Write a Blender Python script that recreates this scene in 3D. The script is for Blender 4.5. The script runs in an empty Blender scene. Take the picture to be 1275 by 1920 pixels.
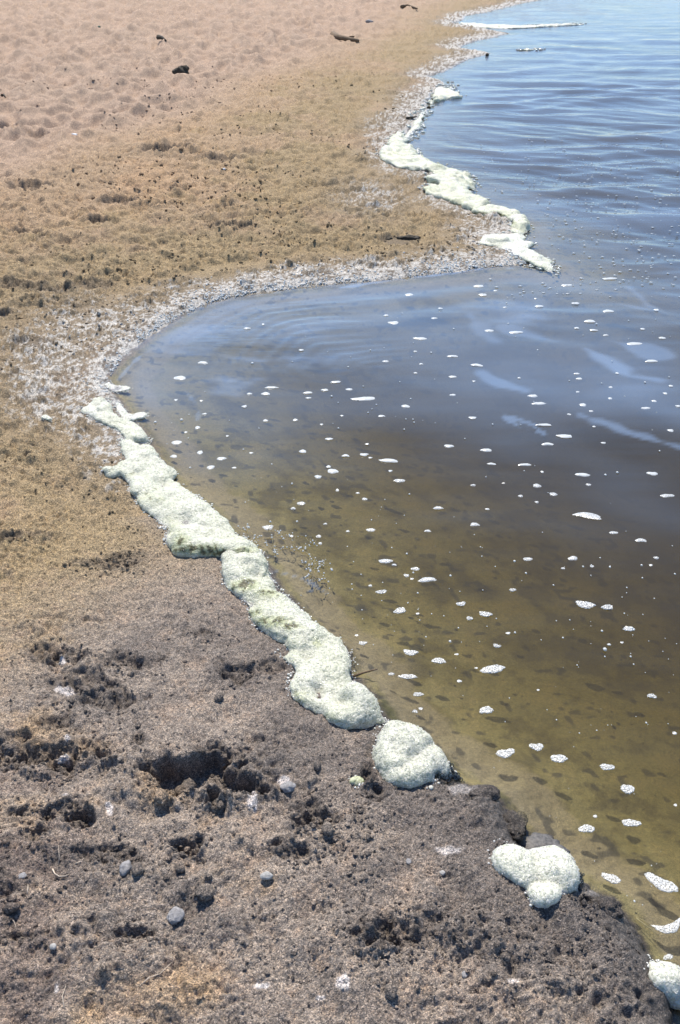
import bpy, bmesh, math, random
import numpy as np

# ------------------------------------------------------------------ camera, world, sun
scene = bpy.context.scene
CAM_H, PITCH, LENS, SH = 1.6, math.radians(31.8), 35.0, 36.0
FPX = 1920 * LENS / SH
cam_d = bpy.data.cameras.new('camera')
cam_d.sensor_fit = 'VERTICAL'; cam_d.sensor_height = SH; cam_d.sensor_width = 24
cam_d.lens = LENS; cam_d.clip_start = 0.05; cam_d.clip_end = 6000
cam = bpy.data.objects.new('camera', cam_d)
scene.collection.objects.link(cam)
cam.location = (0, 0, CAM_H)
cam.rotation_euler = (math.radians(90) - PITCH, 0, 0)
scene.camera = cam

SUN_EL, SUN_AZ = math.radians(54), math.radians(-10)      # azimuth from +Y towards +X
world = bpy.data.worlds.new('World'); scene.world = world
world.use_nodes = True
wn = world.node_tree.nodes; wl = world.node_tree.links
sky = wn.new('ShaderNodeTexSky'); sky.sky_type = 'NISHITA'; sky.sun_disc = False
sky.sun_elevation = SUN_EL; sky.sun_rotation = SUN_AZ
sky.air_density = 1.0; sky.dust_density = 0.0; sky.ozone_density = 6.0
wl.new(sky.outputs[0], wn['Background'].inputs[0])
wn['Background'].inputs[1].default_value = 0.145
sun_d = bpy.data.lights.new('sun', 'SUN'); sun_d.energy = 5.0; sun_d.angle = math.radians(0.5)
sun_d.color = (1.0, 0.93, 0.82)
sun = bpy.data.objects.new('sun', sun_d); scene.collection.objects.link(sun)
sun.rotation_euler = (-(math.pi / 2 - SUN_EL), 0, -SUN_AZ)
# light travels along local -Z; rotate about X by -(90-el) so that it comes from +Y
sun.location = (0, 0, 10)
scene.view_settings.view_transform = 'Standard'; scene.view_settings.look = 'None'
scene.view_settings.exposure = 0.38; scene.view_settings.gamma = 1.0
scene.view_settings.use_curve_mapping = False
scene.cycles.use_denoising = True
scene.cycles.max_bounces = 10; scene.cycles.transparent_max_bounces = 12
scene.cycles.volume_bounces = 1
scene.cycles.sample_clamp_indirect = 6.0
scene.cycles.caustics_reflective = False; scene.cycles.caustics_refractive = False

COL = scene.collection
rng = np.random.default_rng(7); random.seed(7)

# ------------------------------------------------------------------ projection helpers
cP, sP = math.cos(PITCH), math.sin(PITCH)
def px_ground(px, py, z=0.0):
    px = np.asarray(px, float); py = np.asarray(py, float)
    a = (px - 637.5) / FPX; b = (py - 960) / FPX
    dx = a; dy = cP - b * sP; dz = -sP - b * cP
    t = (z - CAM_H) / dz
    return dx * t, dy * t
def ground_px(x, y, z=0.0):
    zc = y * cP + (CAM_H - z) * sP
    vc = -y * sP + (CAM_H - z) * cP
    zc = np.maximum(zc, 1e-3)
    return 637.5 + FPX * x / zc, 960 + FPX * vc / zc
def poly_ground(pts, z=0.0):
    a = np.array(pts, float); x, y = px_ground(a[:, 0], a[:, 1], z)
    return np.stack([x, y], 1)

# ------------------------------------------------------------------ noise
def _h2(ix, iy, seed):
    h = (ix.astype(np.int64) * 374761393 + iy.astype(np.int64) * 668265263 + seed * 1442695041) & 0xFFFFFFFF
    h = ((h ^ (h >> 13)) * 1274126177) & 0xFFFFFFFF
    h = h ^ (h >> 16)
    return (h & 0xFFFFFF).astype(np.float32) / np.float32(0xFFFFFF)
def vn(x, y, lam, seed=0):
    x = x / lam + seed * 17.31; y = y / lam - seed * 9.77
    ca, sa = math.cos(seed * 1.3 + .4), math.sin(seed * 1.3 + .4)
    x, y = x * ca - y * sa, x * sa + y * ca
    ix = np.floor(x); iy = np.floor(y); fx = (x - ix).astype(np.float32); fy = (y - iy).astype(np.float32)
    fx = fx * fx * (3 - 2 * fx); fy = fy * fy * (3 - 2 * fy)
    a = _h2(ix, iy, seed); b = _h2(ix + 1, iy, seed); c = _h2(ix, iy + 1, seed); d = _h2(ix + 1, iy + 1, seed)
    return ((a + (b - a) * fx) * (1 - fy) + (c + (d - c) * fx) * fy) * 2 - 1
def fbm(x, y, lam, seed, octs=4, gain=.5):
    s = 0; a = 1; n = 0
    for i in range(octs):
        s = s + a * vn(x, y, lam / 2 ** i, seed + i * 3); n += a; a *= gain
    return s / n
def worley(x, y, lam, seed, second=False):
    x = x / lam; y = y / lam
    ix = np.floor(x); iy = np.floor(y)
    best = np.full(x.shape, 9.0, np.float32); b2 = best.copy()
    for i in (-1, 0, 1):
        for j in (-1, 0, 1):
            jx = ix + i; jy = iy + j
            px = jx + _h2(jx, jy, seed); py = jy + _h2(jx, jy, seed + 51)
            d = ((px - x) ** 2 + (py - y) ** 2).astype(np.float32)
            b2 = np.minimum(b2, np.maximum(best, d)); best = np.minimum(best, d)
    return (np.sqrt(best), np.sqrt(b2)) if second else np.sqrt(best)
def n3(x, y, z, lam, seed=0):
    return (vn(x + z * .73, y - z * .41, lam, seed) + vn(y + x * .31, z - x * .57, lam, seed + 11) + vn(z + y * .43, x + y * .29, lam, seed + 23)) / 1.9
def sstep(a, b, v):
    t = np.clip((v - a) / (b - a), 0, 1); return t * t * (3 - 2 * t)

# ------------------------------------------------------------------ shoreline
SHORE_PX = [(1330, 2040), (1285, 1960), (1262, 1905), (1250, 1862), (1222, 1812), (1196, 1768), (1176, 1722), (1150, 1690), (1100, 1668), (1062, 1650),
    (1040, 1625), (985, 1605), (975, 1560), (952, 1530), (920, 1494), (878, 1476), (842, 1462), (812, 1425), (760, 1385), (722, 1350), (690, 1312),
    (650, 1262), (636, 1222), (585, 1180), (535, 1122), (500, 1068), (478, 1032), (440, 1002), (400, 958), (350, 922), (312, 888),
    (290, 850), (266, 815), (232, 770), (210, 728), (208, 702), (228, 674), (258, 644), (300, 614), (340, 592), (384, 571), (430, 557),
    (500, 546), (570, 538), (640, 531), (700, 526), (780, 518), (860, 508), (930, 499), (985, 494), (1030, 506), (1038, 503), (1005, 484),
    (978, 462), (960, 448), (985, 432), (985, 420), (962, 406), (925, 393), (882, 372), (862, 345), (820, 318), (778, 298), (756, 278),
    (762, 252), (784, 226), (800, 200), (812, 178), (838, 162), (832, 150), (808, 143), (850, 126), (872, 112), (915, 100), (862, 90),
    (905, 75), (962, 63), (900, 52), (848, 44), (880, 30), (960, 12), (1010, 0)]
S = poly_ground(SHORE_PX)
tail = np.array([(11.5, 27.0), (19, 38), (34, 62), (80, 120), (300, 330), (1500, 1500), (3500, 3000)])
head = np.array([(0.72, 0.80), (0.80, 0.60), (1.0, 0.2), (1.3, -0.8), (2.2, -4), (6, -30), (20, -400), (40, -3500)])[::-1]
S = S[1:]
LINE = np.concatenate([head, S, tail])                 # walks away from the camera, land on its left
LAND = np.concatenate([LINE, [(-4000, 4000), (-4000, -4000)]])
def seg_dist(x, y, P, closed=False):
    best = np.full(x.shape, 1e9, np.float32)
    n = len(P)
    for i in range(n if closed else n - 1):
        ax, ay = P[i]; bx, by = P[(i + 1) % n]
        vx, vy = bx - ax, by - ay
        t = np.clip(((x - ax) * vx + (y - ay) * vy) / (vx * vx + vy * vy + 1e-12), 0, 1)
        best = np.minimum(best, (x - ax - t * vx) ** 2 + (y - ay - t * vy) ** 2)
    return np.sqrt(best)
def inside(x, y, P):
    r = np.zeros(x.shape, bool); n = len(P)
    for i in range(n):
        ax, ay = P[i]; bx, by = P[(i + 1) % n]
        if ay == by: continue
        c = (ay > y) != (by > y)
        r ^= c & (x < (bx - ax) * (y - ay) / (by - ay) + ax)
    return r
def shore_sd(x, y):
    d = seg_dist(x, y, LINE)
    return np.where(inside(x, y, LAND), d, -d)

# pits and footprints in the sand: px centre, half width, half height (px), depth (m)
PITS = [(385, 1475, 98, 34, .060), (352, 1490, 62, 26, .040), (450, 1500, 48, 24, .040), (410, 1428, 62, 20, .022), (432, 1262, 40, 16, .022), (505, 1250, 24, 12, .010), (236, 1246, 44, 15, .016), (115, 1230, 48, 14, .014),
    (105, 1236, 12, 16, .015), (150, 1284, 44, 18, .012), (215, 1320, 40, 18, .014), (100, 1365, 40, 16, .016), (92, 1440, 60, 22, .022), (18, 1430, 38, 30, .018), (112, 1545, 42, 16, .018), (44, 1550, 30, 12, .018),
    (152, 1562, 22, 14, .026), (345, 1612, 26, 14, .018), (374, 1605, 12, 14, .020), (596, 1560, 36, 18, .020), (556, 1618, 42, 16, .018), (622, 1600, 30, 14, .014), (700, 1500, 24, 18, .015), (690, 1470, 16, 22, .016), (412, 1530, 16, 18, .020),
    (576, 1535, 22, 26, .012), (250, 1780, 50, 14, .014), (50, 1790, 44, 14, .014), (230, 1630, 60, 14, .012), (740, 1775, 90, 30, .008), (700, 1790, 40, 22, .010), (1105, 1700, 30, 12, .010), (120, 1460, 40, 14, .018), (185, 1430, 30, 16, .014), (60, 1600, 50, 15, .010),
    (58, 641, 27, 9, .06), (8, 592, 22, 8, .06), (38, 697, 26, 7, .025), (175, 533, 40, 6, .015), (95, 545, 36, 6, .012), (250, 612, 26, 6, .02), (25, 535, 50, 6, .03), (60, 740, 20, 6, .01), (70, 770, 8, 4, .01),
    (292, 291, 40, 7, .13), (330, 287, 26, 7, .12), (20, 252, 34, 6, .08), (95, 258, 60, 6, .06), (430, 428, 36, 5, .04), (180, 420, 20, 5, .05), (230, 385, 28, 5, .05), (60, 355, 36, 5, .06), (415, 302, 34, 5, .05),
    (760, 446, 42, 7, .03), (40, 440, 40, 5, .05), (85, 452, 20, 4, .04), (305, 392, 14, 4, .05), (330, 362, 14, 4, .05), (245, 1045, 40, 14, .014), (190, 1055, 60, 10, .010), (225, 1040, 20, 8, .014), (30, 1005, 40, 8, .010),
    (380, 1188, 26, 8, .007), (260, 1400, 12, 10, .010), (20, 1700, 60, 22, .008)]
PITG = []
for (px, py, a, b, d) in PITS:
    x0, y0 = px_ground(px, py, .03); x1, _ = px_ground(px + a, py, .03); _, y1 = px_ground(px, py - b, .03); _, y2 = px_ground(px, py + b, .03)
    PITG.append((float(x0), float((y1 + y2) / 2), float(x1 - x0), float((y1 - y2) / 2), d))

DRYLINE = [(-400, 420), (0, 345), (250, 270), (480, 170), (640, 95), (800, 30), (950, -30)]
def dry_mask(px, py):
    xs = np.array([p[0] for p in DRYLINE], float); ys = np.array([p[1] for p in DRYLINE], float)
    lim = np.interp(px, xs, ys)
    return lim - py            # positive above the line = dry

BASE_N = {}
def ground_fields(x, y):
    """height and the masks the colour is made of, for any ground points"""
    x = np.asarray(x, np.float64); y = np.asarray(y, np.float64)
    r = np.hypot(x, y) + .6
    px, py = ground_px(x, np.maximum(y, -.5), .03)
    px = np.clip(px, -6000, 8000); py = np.where(y < 0, 2600, py)
    warp = .009 * vn(x, y, .035, 5) + .016 * vn(x, y, .15, 6) * sstep(1.5, 3, r) + .005 * vn(x, y, .012, 7)
    sd = shore_sd(x, y) + warp * sstep(.6, 1.2, r) + .05 * vn(x, y, .6, 8) * sstep(7, 11, r)
    land = np.maximum(sd, 0); sea = np.maximum(-sd, 0)
    nearb = 1 - sstep(1.7, 3.0, r)
    bank = (.042 + .012 * vn(x, y, .05, 9)) * nearb + .006
    h = bank * (1 - np.exp(-land / (.035 - .018 * nearb))) + .05 * (1 - np.exp(-land / 1.2)) + .010 * np.minimum(land, 12)
    h = h - .012 * (1 - np.exp(-sea / .05)) - (.30 - .16 * sstep(1.6, 3.6, y)) * np.minimum(sea, .35) - .22 * np.clip(sea - .35, 0, 6)
    onland = sstep(-.02, .03, sd)
    dl = dry_mask(px, py) + 14 * vn(x, y, 1.3, 40)
    dry = sstep(-30, 60, dl) * sstep(3.0, 5.5, r)
    rel = np.zeros_like(x)
    # ---- broad relief
    rel += .012 * fbm(x, y, .8, 20, 3) * sstep(.05, .5, land)
    rel += .030 * fbm(x, y, 2.5, 24, 3) * sstep(.4, 3, land)
    # ---- trodden dry sand: bowls with crests between
    wx = x + .06 * vn(x, y, .25, 31); wy = y + .06 * vn(x, y, .25, 32)
    f1 = worley(wx, wy * .5, .185, 33)
    g1 = worley(wx + 3, wy * .55, .10, 34)
    bowls = (.125 * np.minimum(f1, .85) ** 1.5 + .042 * g1 - .05)
    rel += dry * (bowls + .022 * fbm(x, y, .12, 35, 3))
    # ---- crusted sand with clods
    patch = sstep(-.15, .55, fbm(x, y, .42, 50, 3))
    patch2 = sstep(-.1, .6, fbm(x, y, .16, 54, 2))
    crust = (1 - dry * .85)
    lump = np.zeros_like(x)
    lump += .0085 * fbm(x, y, .055, 60, 3, .6) * (.35 + patch)
    lump += .0052 * vn(x, y, .016, 64) * (.45 + 1.1 * patch2)
    lump += .0036 * vn(x, y, .0080, 65) * (.6 + .7 * patch2)
    lump += .0021 * vn(x, y, .0040, 66)
    w0 = worley(x, y, .0085, 69)
    lump += .0022 * np.clip(.6 - w0, 0, 1)
    w1 = worley(x + .004 * vn(x, y, .01, 3), y, .024, 67)
    lump += (.0055 * patch * patch2) * np.clip(.75 - w1, 0, 1)
    w2 = worley(x, y + .01 * vn(x, y, .05, 4), .055, 68)
    lump -= .010 * patch * np.clip(.30 - w2, 0, .3) / .3
    midr = sstep(3.5, 6, r)
    w3 = worley(x, y, .13, 70)
    lump += midr * (.05 * np.clip(.42 - w3, 0, 1) * (patch2 - .45) + .020 * fbm(x, y, .10, 71, 3, .7)) + sstep(2.2, 4, r) * .006 * fbm(x, y, .04, 73, 2)
    crs = sstep(.5, .05, sd) * sstep(2.2, 3.2, r) * (sd > 0)
    rel += crs * (.006 * vn(x, y, .03, 75) + .004 * vn(x, y, .015, 76))
    rel += lump * crust * (.25 + .75 * onland) * (1 + .75 * sstep(2.2, 4.5, r))
    # ---- pits
    pitm = np.zeros_like(x)
    jag = .62 * vn(x, y, .05, 80) + .34 * vn(x, y, .018, 81) + .18 * vn(x, y, .3, 82)
    jagf = .55 * vn(x, y, .22, 83) + .3 * vn(x, y, .09, 84)
    for (cx, cy, a, b, d) in PITG:
        m = (np.abs(x - cx) < 2.6 * a) & (np.abs(y - cy) < 2.6 * b)
        if not m.any(): continue
        if (a, b) != PITG[0][2:4]: d *= .7
        j = jagf if cy > 3.2 else jag
        q = np.sqrt(((x[m] - cx) / a) ** 2 + ((y[m] - cy) / b) ** 2) + j[m]
        rel[m] += -d * (1 - sstep(.55, 1.05, q)) + .22 * d * np.exp(-((q - 1.35) / .3) ** 2)
        # crumbly inside
        c = np.exp(-(q / 1.3) ** 4)
        rel[m] += c * (.009 * vn(x[m], y[m], .02, 85) + .006 * vn(x[m], y[m], .009, 86)) * (1 if cy < 3.2 else 2.2)
        pitm[m] = np.maximum(pitm[m], c)
    h = h + rel * np.where(sd > 0, sstep(0, .06, sd) * .9 + .1, .15 + .0 * sd) * np.where((sd < 0) & (r > 3), .5, 1)
    # keep the beach above the water except for a few shallow inlets on the far spit
    h = np.where(sd > .01, np.maximum(h, .002 + .25 * np.minimum(sd, .06)), h)
    return dict(h=h, sd=sd, px=px, py=py, dry=dry, patch=patch, patch2=patch2, pit=pitm, r=r, w1=w1)
def ground_h(x, y):
    return ground_fields(np.atleast_1d(x), np.atleast_1d(y))['h']

# ------------------------------------------------------------------ mesh helpers
def mesh_np(name, verts, faces, smooth=True):
    me = bpy.data.meshes.new(name)
    verts = np.ascontiguousarray(verts, np.float32); faces = np.ascontiguousarray(faces, np.int32)
    nv = len(verts); nf, k = faces.shape
    me.vertices.add(nv); me.vertices.foreach_set('co', verts.ravel())
    me.loops.add(nf * k); me.loops.foreach_set('vertex_index', faces.ravel())
    me.polygons.add(nf)
    me.polygons.foreach_set('loop_start', np.arange(0, nf * k, k, dtype=np.int32))
    me.polygons.foreach_set('use_smooth', np.full(nf, smooth))
    me.update(calc_edges=True); me.validate()
    return me
def grid_faces(nr, nc):
    i = np.arange((nr - 1) * (nc - 1)); r = i // (nc - 1); c = i % (nc - 1); a = r * nc + c
    return np.stack([a, a + 1, a + nc + 1, a + nc], 1)
def add_attr(me, name, rgba):
    at = me.color_attributes.new(name, 'FLOAT_COLOR', 'POINT')
    at.data.foreach_set('color', np.ascontiguousarray(rgba, np.float32).ravel())
def link(name, me, mat=None, parent=None, kind=None, label=None, cat=None, group=None, loc=None):
    o = bpy.data.objects.new(name, me); COL.objects.link(o)
    if mat is not None and me is not None and not me.materials: me.materials.append(mat)
    if parent is not None: o.parent = parent
    if loc is not None: o.location = loc
    if kind: o['kind'] = kind
    if label: o['label'] = label
    if cat: o['category'] = cat
    if group: o['group'] = group
    return o
def new_mat(name):
    m = bpy.data.materials.new(name); m.use_nodes = True
    return m, m.node_tree.nodes, m.node_tree.links, m.node_tree.nodes['Principled BSDF']

# ------------------------------------------------------------------ materials
def N(nodes, t, **kw):
    n = nodes.new(t)
    for k, v in kw.items(): setattr(n, k, v)
    return n
def ramp(nodes, stops):
    r = nodes.new('ShaderNodeValToRGB'); e = r.color_ramp.elements
    while len(e) < len(stops): e.new(.5)
    for q, (p, c) in zip(e, stops):
        q.position = p; q.color = (*c, 1) if len(c) == 3 else c
    return r

# sand: vertex colour carries the mineral/algae/salt zones, nodes add the grains
sand_m, n, l, b = new_mat('sand')
tc = N(n, 'ShaderNodeTexCoord')
at = N(n, 'ShaderNodeVertexColor'); at.layer_name = 'tint'
g1 = N(n, 'ShaderNodeTexWhiteNoise') if False else N(n, 'ShaderNodeTexVoronoi'); g1.inputs['Scale'].default_value = 520
l.new(tc.outputs['Object'], g1.inputs['Vector'])
g2 = N(n, 'ShaderNodeTexNoise'); g2.inputs['Scale'].default_value = 130; g2.inputs['Detail'].default_value = 6; g2.inputs['Roughness'].default_value = .75
l.new(tc.outputs['Object'], g2.inputs['Vector'])
sep = N(n, 'ShaderNodeSeparateColor'); l.new(g1.outputs['Color'], sep.inputs[0])
rp = ramp(n, [(0, (.16, .15, .15)), (.3, (.6, .58, .57)), (.6, (.95, .92, .90)), (.82, (1.4, 1.2, 1.0)), (1, (2.4, 2.25, 2.1))])
l.new(sep.outputs[0], rp.inputs[0])
mx = N(n, 'ShaderNodeMix', data_type='RGBA', blend_type='MULTIPLY'); mx.inputs[0].default_value = .8
l.new(at.outputs['Color'], mx.inputs[6]); l.new(rp.outputs[0], mx.inputs[7])
rp2 = ramp(n, [(.32, (.38, .38, .39)), (.5, (1, 1, 1)), (.68, (1.45, 1.42, 1.36))]); l.new(g2.outputs[0], rp2.inputs[0])
g3 = N(n, 'ShaderNodeTexNoise'); g3.inputs['Scale'].default_value = 26; g3.inputs['Detail'].default_value = 7; g3.inputs['Roughness'].default_value = .8
l.new(tc.outputs['Object'], g3.inputs['Vector'])
rp3 = ramp(n, [(.33, (.55, .53, .50)), (.5, (1, 1, 1)), (.66, (1.28, 1.26, 1.22))]); l.new(g3.outputs[0], rp3.inputs[0])
mx3 = N(n, 'ShaderNodeMix', data_type='RGBA', blend_type='MULTIPLY'); mx3.inputs[0].default_value = .45
l.new(rp2.outputs[0], mx3.inputs[6]); l.new(rp3.outputs[0], mx3.inputs[7])
mx2 = N(n, 'ShaderNodeMix', data_type='RGBA', blend_type='MULTIPLY'); mx2.inputs[0].default_value = .85
l.new(mx.outputs[2], mx2.inputs[6]); l.new(mx3.outputs[2], mx2.inputs[7])
gp = N(n, 'ShaderNodeSeparateXYZ'); ge = N(n, 'ShaderNodeNewGeometry'); l.new(ge.outputs['Position'], gp.inputs[0])   # silt smooths the bed under water
for tgt, lo, hi in ((mx, .22, .8), (mx2, .5, .85)):
    mr = N(n, 'ShaderNodeMapRange'); mr.inputs[1].default_value = -.014; mr.inputs[2].default_value = -.001; mr.inputs[3].default_value = lo; mr.inputs[4].default_value = hi
    l.new(gp.outputs[2], mr.inputs[0]); l.new(mr.outputs[0], tgt.inputs[0])
l.new(mx2.outputs[2], b.inputs['Base Color'])
rr = N(n, 'ShaderNodeMapRange'); rr.inputs[1].default_value = 0; rr.inputs[2].default_value = 1; rr.inputs[3].default_value = .92; rr.inputs[4].default_value = .32
l.new(at.outputs['Alpha'], rr.inputs[0]); l.new(rr.outputs[0], b.inputs['Roughness'])
b.inputs['Specular IOR Level'].default_value = .35
bp = N(n, 'ShaderNodeBump'); bp.inputs['Strength'].default_value = .8; bp.inputs['Distance'].default_value = .0035
l.new(g2.outputs[0], bp.inputs['Height'])
bp2 = N(n, 'ShaderNodeBump'); bp2.inputs['Strength'].default_value = .7; bp2.inputs['Distance'].default_value = .0016; bp2.invert = True
l.new(g1.outputs['Distance'], bp2.inputs['Height']); l.new(bp.outputs[0], bp2.inputs['Normal'])
l.new(bp2.outputs[0], b.inputs['Normal'])

def clod_mat(name, col, col2, rough=.9, scale=220):
    m, n, l, b = new_mat(name)
    tc = N(n, 'ShaderNodeTexCoord'); g = N(n, 'ShaderNodeTexNoise'); g.inputs['Scale'].default_value = scale; g.inputs['Detail'].default_value = 5; g.inputs['Roughness'].default_value = .7
    l.new(tc.outputs['Object'], g.inputs['Vector'])
    r = ramp(n, [(.3, col), (.68, col2)]); l.new(g.outputs[0], r.inputs[0]); l.new(r.outputs[0], b.inputs['Base Color'])
    b.inputs['Roughness'].default_value = rough
    bp = N(n, 'ShaderNodeBump'); bp.inputs['Strength'].default_value = .9; bp.inputs['Distance'].default_value = .003
    l.new(g.outputs[0], bp.inputs['Height']); l.new(bp.outputs[0], b.inputs['Normal'])
    return m
mud_m = clod_mat('grey_mud', (.10, .085, .078), (.27, .235, .215))
stone_m = clod_mat('blue_grey_stone', (.17, .16, .155), (.36, .345, .34), .75, 160)
pale_m = clod_mat('pale_shell', (.26, .25, .23), (.50, .48, .45), .7)
dark_m = clod_mat('dark_weed', (.02, .018, .014), (.07, .055, .035), .9, 60)
brown_m = clod_mat('driftwood_brown', (.09, .06, .035), (.22, .15, .09), .9, 40)
straw_m = clod_mat('dry_straw', (.42, .33, .24), (.66, .56, .45), .8, 90)
white_m = clod_mat('white_scrap', (.6, .62, .62), (.8, .8, .8), .6, 50)
green_m = clod_mat('green_scrap', (.01, .05, .025), (.02, .10, .05), .5, 50)
weed_m = clod_mat('pond_weed', (.17, .14, .06), (.34, .29, .14), .6, 90)

# foam: white body, green tint, grime by vertex colour, bubble relief
foam_m, n, l, b = new_mat('foam')
tc = N(n, 'ShaderNodeTexCoord')
at = N(n, 'ShaderNodeVertexColor'); at.layer_name = 'tint'
v1 = N(n, 'ShaderNodeTexVoronoi'); v1.inputs['Scale'].default_value = 210; v1.inputs['Randomness'].default_value = 1
v2 = N(n, 'ShaderNodeTexVoronoi'); v2.inputs['Scale'].default_value = 470
l.new(tc.outputs['Object'], v1.inputs['Vector']); l.new(tc.outputs['Object'], v2.inputs['Vector'])
sep = N(n, 'ShaderNodeSeparateColor'); l.new(v1.outputs['Color'], sep.inputs[0])
rp = ramp(n, [(0, (.58, .60, .55)), (.3, (.88, .89, .86)), (.7, (1, 1, 1)), (1, (1.12, 1.12, 1.12))]); l.new(sep.outputs[0], rp.inputs[0])
mx = N(n, 'ShaderNodeMix', data_type='RGBA', blend_type='MULTIPLY'); mx.inputs[0].default_value = .9
l.new(at.outputs['Color'], mx.inputs[6]); l.new(rp.outputs[0], mx.inputs[7]); l.new(mx.outputs[2], b.inputs['Base Color'])
rro = ramp(n, [(.7, (.45, .45, .45)), (.9, (.08, .08, .08))]); l.new(sep.outputs[1], rro.inputs[0]); l.new(rro.outputs[0], b.inputs['Roughness'])
b.inputs['Specular IOR Level'].default_value = .5
b.inputs['Subsurface Weight'].default_value = .85; b.inputs['Subsurface Radius'].default_value = (.016, .017, .014); b.inputs['Subsurface Scale'].default_value = 1
ad = N(n, 'ShaderNodeMath', operation='MULTIPLY_ADD'); ad.inputs[1].default_value = .45
l.new(v2.outputs['Distance'], ad.inputs[0]); l.new(v1.outputs['Distance'], ad.inputs[2])
bp = N(n, 'ShaderNodeBump'); bp.inputs['Strength'].default_value = .8; bp.inputs['Distance'].default_value = .0022; bp.invert = True
l.new(ad.outputs[0], bp.inputs['Height']); l.new(bp.outputs[0], b.inputs['Normal'])

# floating foam: pale bubble walls, darker see-through middles
float_m, n, l, b = new_mat('floating_foam')
tc = N(n, 'ShaderNodeTexCoord')
v1 = N(n, 'ShaderNodeTexVoronoi', feature='F1'); v1.inputs['Scale'].default_value = 270
l.new(tc.outputs['Object'], v1.inputs['Vector'])
rp = ramp(n, [(.12, (.35, .36, .35)), (.45, (.70, .71, .70))]); l.new(v1.outputs['Distance'], rp.inputs[0]); l.new(rp.outputs[0], b.inputs['Base Color'])
b.inputs['Roughness'].default_value = .18
bp = N(n, 'ShaderNodeBump'); bp.inputs['Strength'].default_value = .5; bp.inputs['Distance'].default_value = .002; bp.invert = True
l.new(v1.outputs['Distance'], bp.inputs['Height']); l.new(bp.outputs[0], b.inputs['Normal'])
al = ramp(n, [(.10, (.2, .2, .2)), (.42, (.72, .72, .72))]); l.new(v1.outputs['Distance'], al.inputs[0]); l.new(al.outputs[0], b.inputs['Alpha'])
fleck_m, n, l, b = new_mat('foam_fleck')
b.inputs['Base Color'].default_value = (.72, .74, .73, 1); b.inputs['Roughness'].default_value = .25; b.inputs['Alpha'].default_value = .72

bead_m, n, l, b = new_mat('foam_bubble')
b.inputs['Base Color'].default_value = (.60, .60, .54, 1); b.inputs['Roughness'].default_value = .12
b.inputs['Subsurface Weight'].default_value = .5; b.inputs['Subsurface Radius'].default_value = (.01, .011, .009); b.inputs['Subsurface Scale'].default_value = 1
# clear bubbles
bub_m, n, l, b = new_mat('clear_bubble'); n.remove(b)
out = n['Material Output']; fr = N(n, 'ShaderNodeLayerWeight'); fr.inputs[0].default_value = .35
tr = N(n, 'ShaderNodeBsdfTransparent'); tr.inputs[0].default_value = (.93, .95, .95, 1); gl = N(n, 'ShaderNodeBsdfGlossy'); gl.inputs['Roughness'].default_value = .04
ms = N(n, 'ShaderNodeMixShader'); l.new(fr.outputs['Fresnel'], ms.inputs[0]); l.new(tr.outputs[0], ms.inputs[1]); l.new(gl.outputs[0], ms.inputs[2]); l.new(ms.outputs[0], out.inputs[0])

# water
water_m, n, l, b = new_mat('lake_water'); n.remove(b)
out = n['Material Output']; tc = N(n, 'ShaderNodeTexCoord')
at = N(n, 'ShaderNodeVertexColor'); at.layer_name = 'state'; sp = N(n, 'ShaderNodeSeparateColor'); l.new(at.outputs[0], sp.inputs[0])
mp = N(n, 'ShaderNodeMapping'); mp.inputs['Scale'].default_value = (5, 26, 1); mp.inputs['Rotation'].default_value = (0, 0, -.22)
l.new(tc.outputs['Object'], mp.inputs[0])
rn = N(n, 'ShaderNodeTexNoise'); rn.inputs['Scale'].default_value = 1; rn.inputs['Detail'].default_value = 3; rn.inputs['Distortion'].default_value = .35; l.new(mp.outputs[0], rn.inputs['Vector'])
b1 = N(n, 'ShaderNodeBump'); b1.inputs['Distance'].default_value = .006; l.new(sp.outputs[0], b1.inputs['Strength']); l.new(rn.outputs[0], b1.inputs['Height'])
mp2 = N(n, 'ShaderNodeMapping'); mp2.inputs['Scale'].default_value = (1.6, 5.0, 1); mp2.inputs['Rotation'].default_value = (0, 0, .15); l.new(tc.outputs['Object'], mp2.inputs[0])
rn2 = N(n, 'ShaderNodeTexNoise'); rn2.inputs['Scale'].default_value = 1; rn2.inputs['Detail'].default_value = 2; l.new(mp2.outputs[0], rn2.inputs['Vector'])
b2 = N(n, 'ShaderNodeBump'); b2.inputs['Strength'].default_value = .5; b2.inputs['Distance'].default_value = .012
l.new(rn2.outputs[0], b2.inputs['Height']); l.new(b1.outputs[0], b2.inputs['Normal'])
fr = N(n, 'ShaderNodeFresnel'); fr.inputs['IOR'].default_value = 1.5; l.new(b2.outputs[0], fr.inputs['Normal'])
gl = N(n, 'ShaderNodeBsdfGlossy'); gl.inputs['Roughness'].default_value = .045; l.new(b2.outputs[0], gl.inputs['Normal'])
tr = N(n, 'ShaderNodeBsdfTransparent')
ms = N(n, 'ShaderNodeMixShader'); l.new(fr.outputs[0], ms.inputs[0]); l.new(tr.outputs[0], ms.inputs[1]); l.new(gl.outputs[0], ms.inputs[2])
df = N(n, 'ShaderNodeBsdfDiffuse'); df.inputs[0].default_value = (.30, .43, .64, 1)  # bluish diffuse: scum film, plus sky reflection painted into the water colour
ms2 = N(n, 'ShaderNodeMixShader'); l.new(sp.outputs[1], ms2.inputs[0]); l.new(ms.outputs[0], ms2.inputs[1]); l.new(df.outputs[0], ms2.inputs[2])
l.new(ms2.outputs[0], out.inputs['Surface'])
va = N(n, 'ShaderNodeVolumeAbsorption'); va.inputs[0].default_value = (.735, .695, .48, 1); va.inputs[1].default_value = 9.0
vs = N(n, 'ShaderNodeVolumeScatter'); vs.inputs[0].default_value = (.54, .455, .27, 1); vs.inputs[1].default_value = 1.5; vs.inputs['Anisotropy'].default_value = .3
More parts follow.
